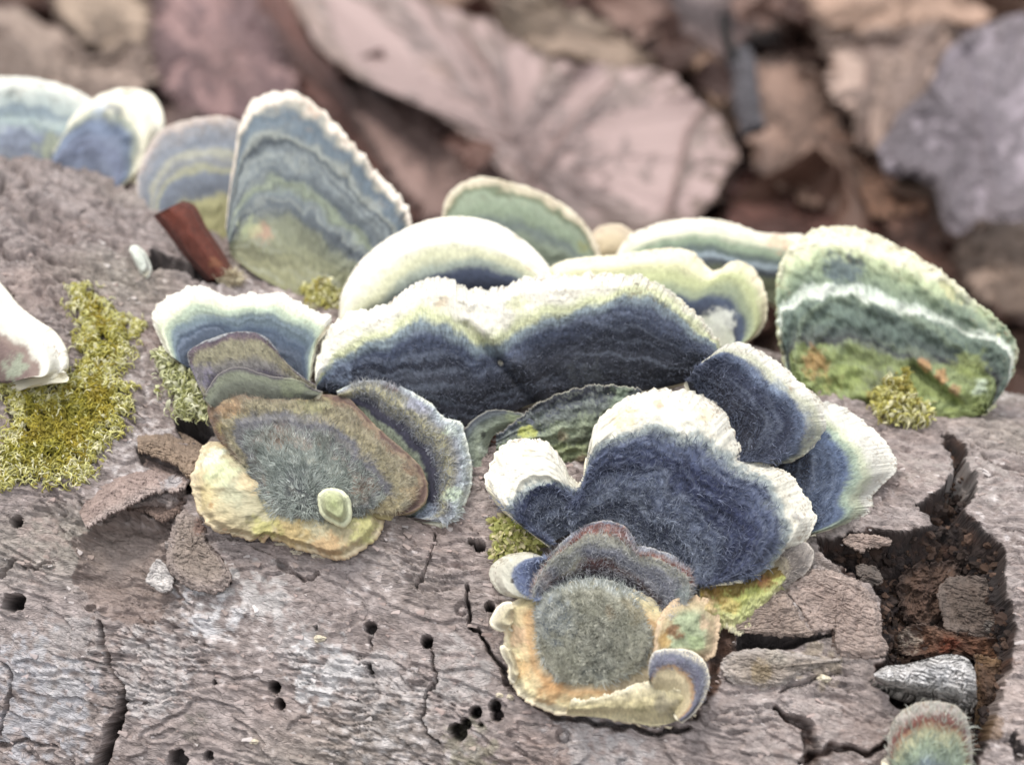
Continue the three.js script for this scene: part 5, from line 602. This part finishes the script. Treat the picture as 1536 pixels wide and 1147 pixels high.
function leaf(label, m, c, bands, o = {}) {
  const f = o.f ?? onGround(c[0], c[1], o.up ?? 0.012), g = thing('dead_leaf', label, 'dead leaf', at(c[0], c[1], f), 'dead leaves on the ground behind the log');
  const sh = shell({ to: g, name: 'blade', mat: matLeaf, bare: 1, closed: 1, at: c, f, sharp: 0.75, a: (o.a ?? 42) + 8, y: o.y ?? 0, thick: 0.3, rim: 0.12, jag: o.jag ?? 24, jf: 1.7, j0: 0.3, ruff: 4, ruffF: 6, fold: (o.veins ?? []).map((v) => [v[0], v[1], v[v.length - 2], v[v.length - 1], 1.6, 9]), ns: 160, nt: 36, tp: 1, wave: o.wave ?? 9, wl: o.wl ?? 100, rough: 2.6, mott: 0.9, gain: 0.62, fib: 0.12, fs: 24, b: c, m, h: o.h ?? [[0, 0.5], [0.6, 0], [1, 1]], bands, bj: 0.08, spots: o.spots, pore: bands[0][1], seed: c[0] * 0.31 });
  for (const v of o.veins ?? []) {
    const pts = pairs(v).map(([x, y]) => { const d = sight(x, y); return EYE.clone().addScaledVector(d, (sh.p0.clone().sub(EYE).dot(sh.N) + (o.vh ?? 0.9) / 1000) / d.dot(sh.N)); });
    const tg = new THREE.TubeGeometry(new THREE.CatmullRomCurve3(pts), 24, 0.0006, 6), n = tg.attributes.position.count, k = col(o.vc ?? '7a625c'), ca = new Float32Array(n * 3); for (let i = 0; i < n; i++) ca.set(k, i * 3); tg.setAttribute('color', new THREE.BufferAttribute(ca, 3));
    addMesh(g, 'vein', tg, matLeaf);
  }
}
leaf('big pale pinkish lobed leaf with dark spreading veins, centre background', [785, 292, 762, 268, 715, 215, 655, 172, 590, 140, 520, 108, 480, 70, 445, 10, 430, -60, 520, -70, 600, -40, 660, 5, 700, 20, 735, 30, 775, 62, 820, 88, 870, 92, 930, 98, 985, 102, 1020, 118, 1045, 145, 1088, 188, 1108, 238, 1088, 256, 1072, 300, 1010, 350, 900, 355, 830, 320], [780, 220], [[0, 'a38d8a'], [0.5, 'ab9794'], [0.85, 'b09c96'], [1, 'a48c82']], { up: 0.02, a: 38, y: 4, jag: 13, veins: [[785, 290, 772, 210, 757, 120, 738, 35], [785, 288, 830, 220, 880, 160, 925, 118], [774, 205, 802, 172, 832, 120], [1000, 330, 1020, 250, 1035, 190, 1060, 160], [757, 120, 725, 92, 690, 40]], vc: '8a706a', spots: [[600, 250, 60, '8a706a', 0.7], [650, 110, 40, 'b8988a', 0.5], [900, 270, 40, '937a76', 0.5], [1000, 170, 40, '9a8894', 0.5], [960, 250, 50, 'b8a39e', 0.5]] });
leaf('shaded brown leaf showing below the left half of the big pale one', [505, 105, 590, 135, 660, 170, 720, 215, 772, 275, 775, 310, 700, 345, 640, 335, 575, 260, 535, 190], [650, 240], [[0, '8e756e'], [0.7, '967c76'], [1, '7c645e']], { up: 0.012, a: 42, veins: [[770, 290, 700, 250, 620, 190, 560, 150]] });
leaf('russet leaf edge showing right above the front of the tall slate bracket', [520, 180, 560, 190, 610, 250, 640, 300, 620, 345, 590, 330, 560, 270], [590, 270], [[0, '7c564c'], [1, '68463e']], { up: 0.004, a: 44, y: 10 });
leaf('dusty rose leaf between the upper left fungi and the mauve leaf', [170, 60, 240, 40, 262, 110, 300, 170, 250, 200, 190, 170, 150, 120], [220, 120], [[0, '98807a'], [1, '846c66']], { up: 0.01, a: 46, y: -8 });
leaf('dark brown leaf tilted below the top right tan one', [1100, -20, 1170, -10, 1200, 40, 1240, 80, 1200, 100, 1150, 80, 1110, 60], [1165, 40], [[0, '6e4e42'], [1, '543a32']], { up: 0.008, a: 44 });
leaf('tan leaf tip behind the maroon leaf', [1255, 200, 1300, 215, 1330, 250, 1345, 290, 1400, 300, 1395, 330, 1330, 330, 1280, 310, 1250, 260], [1310, 275], [[0, '94705c'], [1, '7a5a4a']], { up: 0.008, a: 44, y: -6 });
leaf('rust brown leaf in the far right corner beyond the lilac one', [1500, -10, 1560, -30, 1600, 60, 1590, 200, 1545, 150, 1530, 60], [1555, 70], [[0, '8c6450'], [1, '744e3e']], { up: 0.012, a: 42 });
leaf('lilac grey broad leaf, right of the pink one in the upper right background', [1395, 130, 1425, 70, 1465, 42, 1540, 20, 1590, 120, 1580, 260, 1540, 330, 1470, 330, 1440, 352, 1418, 345, 1400, 280, 1370, 262, 1330, 262, 1316, 222, 1345, 175], [1460, 190], [[0, '8e848c'], [0.6, '938991'], [1, '857a80']], { up: 0.035, a: 35, y: -6, jag: 9, wave: 5, veins: [[1445, 50, 1470, 130, 1488, 210, 1492, 260]], vc: '6c626c', spots: [[1375, 115, 9, '33221e', 0.9]] });
leaf('pale pinkish beige leaf, tapering down beside the lilac grey one', [1232, 62, 1290, 48, 1360, 38, 1420, 28, 1448, 45, 1420, 85, 1375, 140, 1340, 180, 1318, 222, 1296, 225, 1270, 160, 1245, 110], [1330, 105], [[0, 'b29a8e'], [0.7, 'ae968c'], [1, '9a8276']], { up: 0.025, a: 38, y: 6, veins: [[1310, 50, 1300, 130, 1296, 215]] });
leaf('tan orange leaf lying across the top right corner', [1185, -30, 1225, 25, 1280, 52, 1340, 48, 1400, 38, 1450, 42, 1505, 12, 1550, -20, 1500, -80, 1300, -90], [1370, -20], [[0, 'a88a78'], [0.7, 'a68672'], [1, '8e6e5a']], { up: 0.03, a: 40 });
leaf('dark reddish brown curled leaf left of the big pale leaf', [375, -40, 430, -10, 470, 70, 505, 110, 545, 170, 580, 240, 620, 300, 650, 325, 600, 330, 545, 270, 500, 200, 450, 140, 410, 70], [500, 150], [[0, '6e4840'], [0.6, '75504a'], [1, '5a3830']], { up: 0.006, a: 44, y: -8 });
leaf('mauve brown leaf behind the tall slate bracket', [235, -20, 330, -40, 410, 20, 440, 110, 470, 190, 430, 230, 370, 200, 300, 190, 250, 150, 225, 70], [340, 90], [[0, '8e706e'], [0.7, '86686a'], [1, '765858']], { up: 0.018, a: 44, y: 5 });
leaf('beige leaf in the upper left corner, behind the cream-edged bracket', [-60, 20, 20, 10, 80, 40, 150, 90, 220, 60, 235, 120, 170, 160, 60, 150, -40, 130], [80, 100], [[0, 'a08c80'], [0.7, '9a8478'], [1, '8a7468']], { up: 0.02, a: 44 });
leaf('light tan leaf at the very top left, above the beige one', [90, -40, 180, -30, 230, 10, 220, 60, 160, 80, 100, 50, 70, 0], [150, 15], [[0, 'a6917f'], [1, '907a6a']], { up: 0.024, a: 40, y: 6 });
leaf('brown tent-shaped leaf between the big pale and the pink leaf', [1128, 95, 1165, 82, 1195, 95, 1235, 112, 1262, 170, 1290, 250, 1308, 300, 1260, 318, 1200, 300, 1145, 270, 1118, 215, 1110, 150], [1200, 190], [[0, '94786a'], [0.6, '8e7264'], [1, '7c6052']], { up: 0.012, a: 40, y: 8, spots: [[1255, 220, 30, '6a4c40', 0.7]] });
leaf('dark maroon leaf behind the long low bracket', [1085, 285, 1130, 255, 1190, 270, 1240, 300, 1300, 310, 1330, 345, 1280, 380, 1180, 370, 1100, 350], [1190, 320], [[0, '5c3a32'], [0.7, '68463e'], [1, '4c2e28']], { up: 0.004, a: 46 });
leaf('beige brown leaf at the right edge above the green bracket', [1425, 385, 1460, 350, 1510, 320, 1570, 310, 1590, 420, 1560, 480, 1510, 470, 1460, 440], [1510, 395], [[0, 'a28c7e'], [0.7, '9a8476'], [1, '8a7264']], { up: 0.014, a: 42, y: -5 });
leaf('olive tan leaf at top centre behind the big pale leaf', [740, 0, 800, -20, 880, 20, 945, 60, 985, 105, 930, 112, 860, 95, 800, 80, 755, 45], [860, 50], [[0, '978272'], [0.7, '907c6a'], [1, '7c6858']], { up: 0.012, a: 42 });
leaf('pale mauve leaf at the top, right of centre', [1005, -20, 1060, -40, 1115, 0, 1118, 50, 1095, 85, 1060, 70, 1025, 40], [1065, 15], [[0, '9c8886'], [1, '8a7472']], { up: 0.018, a: 40, y: 6 });
leaf('warm brown upright leaf scrap beside the dark twig', [1035, 90, 1060, 70, 1085, 90, 1110, 130, 1122, 185, 1100, 200, 1070, 160], [1080, 130], [[0, '927460'], [1, '7c5e4c']], { up: 0.016, a: 30, y: -10, jag: 4 });
leaf('reddish brown leaf wedge right of the maroon one', [1330, 300, 1370, 290, 1405, 330, 1420, 370, 1460, 410, 1440, 440, 1380, 400, 1330, 370], [1385, 360], [[0, '8a6658'], [1, '6c4a3e']], { up: 0.006, a: 46 });
{
  const g = thing('twig', 'short dark blue-grey twig standing among the leaves right of the big pale leaf', 'twig', at(1122, 140, onGround(1122, 140, 0.03)));
  const pts = [[1106, 78], [1117, 112], [1119, 150], [1130, 198]].map(([x, y], i) => at(x, y, onGround(1122, 140, 0.03) - i * 2));
  const tg = new THREE.TubeGeometry(new THREE.CatmullRomCurve3(pts), 40, 0.0042, 10), n = tg.attributes.position.count, ca = new Float32Array(n * 3); for (let i = 0; i < n; i++) ca.set(mix3(col('565358'), col('77747a'), rnd()), i * 3); tg.setAttribute('color', new THREE.BufferAttribute(ca, 3)); addMesh(g, 'stem', tg, matBark);
  { const P = tg.attributes.position; for (let i = 0; i < P.count; i++) { const k = 0.0012 * noise(P.getX(i) * 260, P.getY(i) * 260, P.getZ(i) * 260); P.setXYZ(i, P.getX(i) + k, P.getY(i) + k * 0.6, P.getZ(i) - k); } tg.computeVertexNormals(); }
  const t2 = new THREE.TubeGeometry(new THREE.CatmullRomCurve3([pts[1], pts[1].clone().add(V(-0.006, 0.01, -0.004)), pts[1].clone().add(V(-0.008, 0.018, -0.006))]), 8, 0.0016, 6), c2 = new Float32Array(t2.attributes.position.count * 3).fill(0.06); t2.setAttribute('color', new THREE.BufferAttribute(c2, 3)); addMesh(g, 'side_shoot', t2, matBark);
}
{ // the rest of the litter, past counting
  const p = [], R = 14, rows = 10; const pt = (i, j) => { const u = i / R, v = j / rows * 2 - 1, w = Math.sin(Math.PI * (0.04 + 0.94 * u)) ** 0.8 * (0.34 + 0.07 * Math.sin(u * 40)); return [v * w, 0.1 * v * v + 0.07 * Math.sin(u * 5 + v) + 0.03 * Math.sin(v * 9 + u * 7), u - 0.5]; };
  for (let i = 0; i < R; i++) for (let j = 0; j < rows; j++) { const a = pt(i, j), b = pt(i + 1, j), c = pt(i, j + 1), d = pt(i + 1, j + 1); p.push(...a, ...b, ...c, ...b, ...d, ...c); }
  const g = new THREE.BufferGeometry(); g.setAttribute('position', new THREE.Float32BufferAttribute(p, 3)); g.computeVertexNormals(); const items = [], cs = ['7c5c4e', '8e7466', '5e4038', '9c8274', '6a4a40', '866a60', '4c322b'];
  for (let i = 0; i < 1500; i++) { const z = -0.12 - 1.5 * rnd() ** 1.3, x = (rnd() - 0.5) * (1 + 1.6 * Math.abs(z)); if (logLocal(V(x, GY, z))[2] < R0 + 0.01) continue; const c = col(cs[Math.floor(rnd() * cs.length)]), v = 0.35 + 0.6 * rnd(); items.push([V(x, GY + 0.014 * rnd() - 0.03, z), V(0, 1, 0).addScaledVector(rgbv(), 1.1), rgbv(), 0.05 + 0.06 * rnd(), c.map((q) => q * v)]); }
  for (let i = 0; i < 80; i++) { const z = -0.16 - 0.75 * rnd(), x = (rnd() - 0.5) * (0.5 + 1.5 * Math.abs(z)), c = col(cs[Math.floor(rnd() * cs.length)]), v = 0.4 + 0.6 * rnd(); if (logLocal(V(x, GY, z))[2] < R0 + 0.015) continue; items.push([V(x, GY + 0.012 + 0.03 * rnd(), z), V(0, 1, 0).addScaledVector(rgbv(), 1.8), rgbv(), 0.02 + 0.035 * rnd(), c.map((q) => q * v)]); }
  const im = instances(scene, 'leaf_litter', g, new THREE.MeshStandardMaterial({ color: 0xffffff, roughness: 0.65, side: THREE.DoubleSide }), items); im.userData.label = 'brown dead leaf litter covering the ground behind the log'; im.userData.category = 'leaf litter';
}
renderer.render(scene, camera);
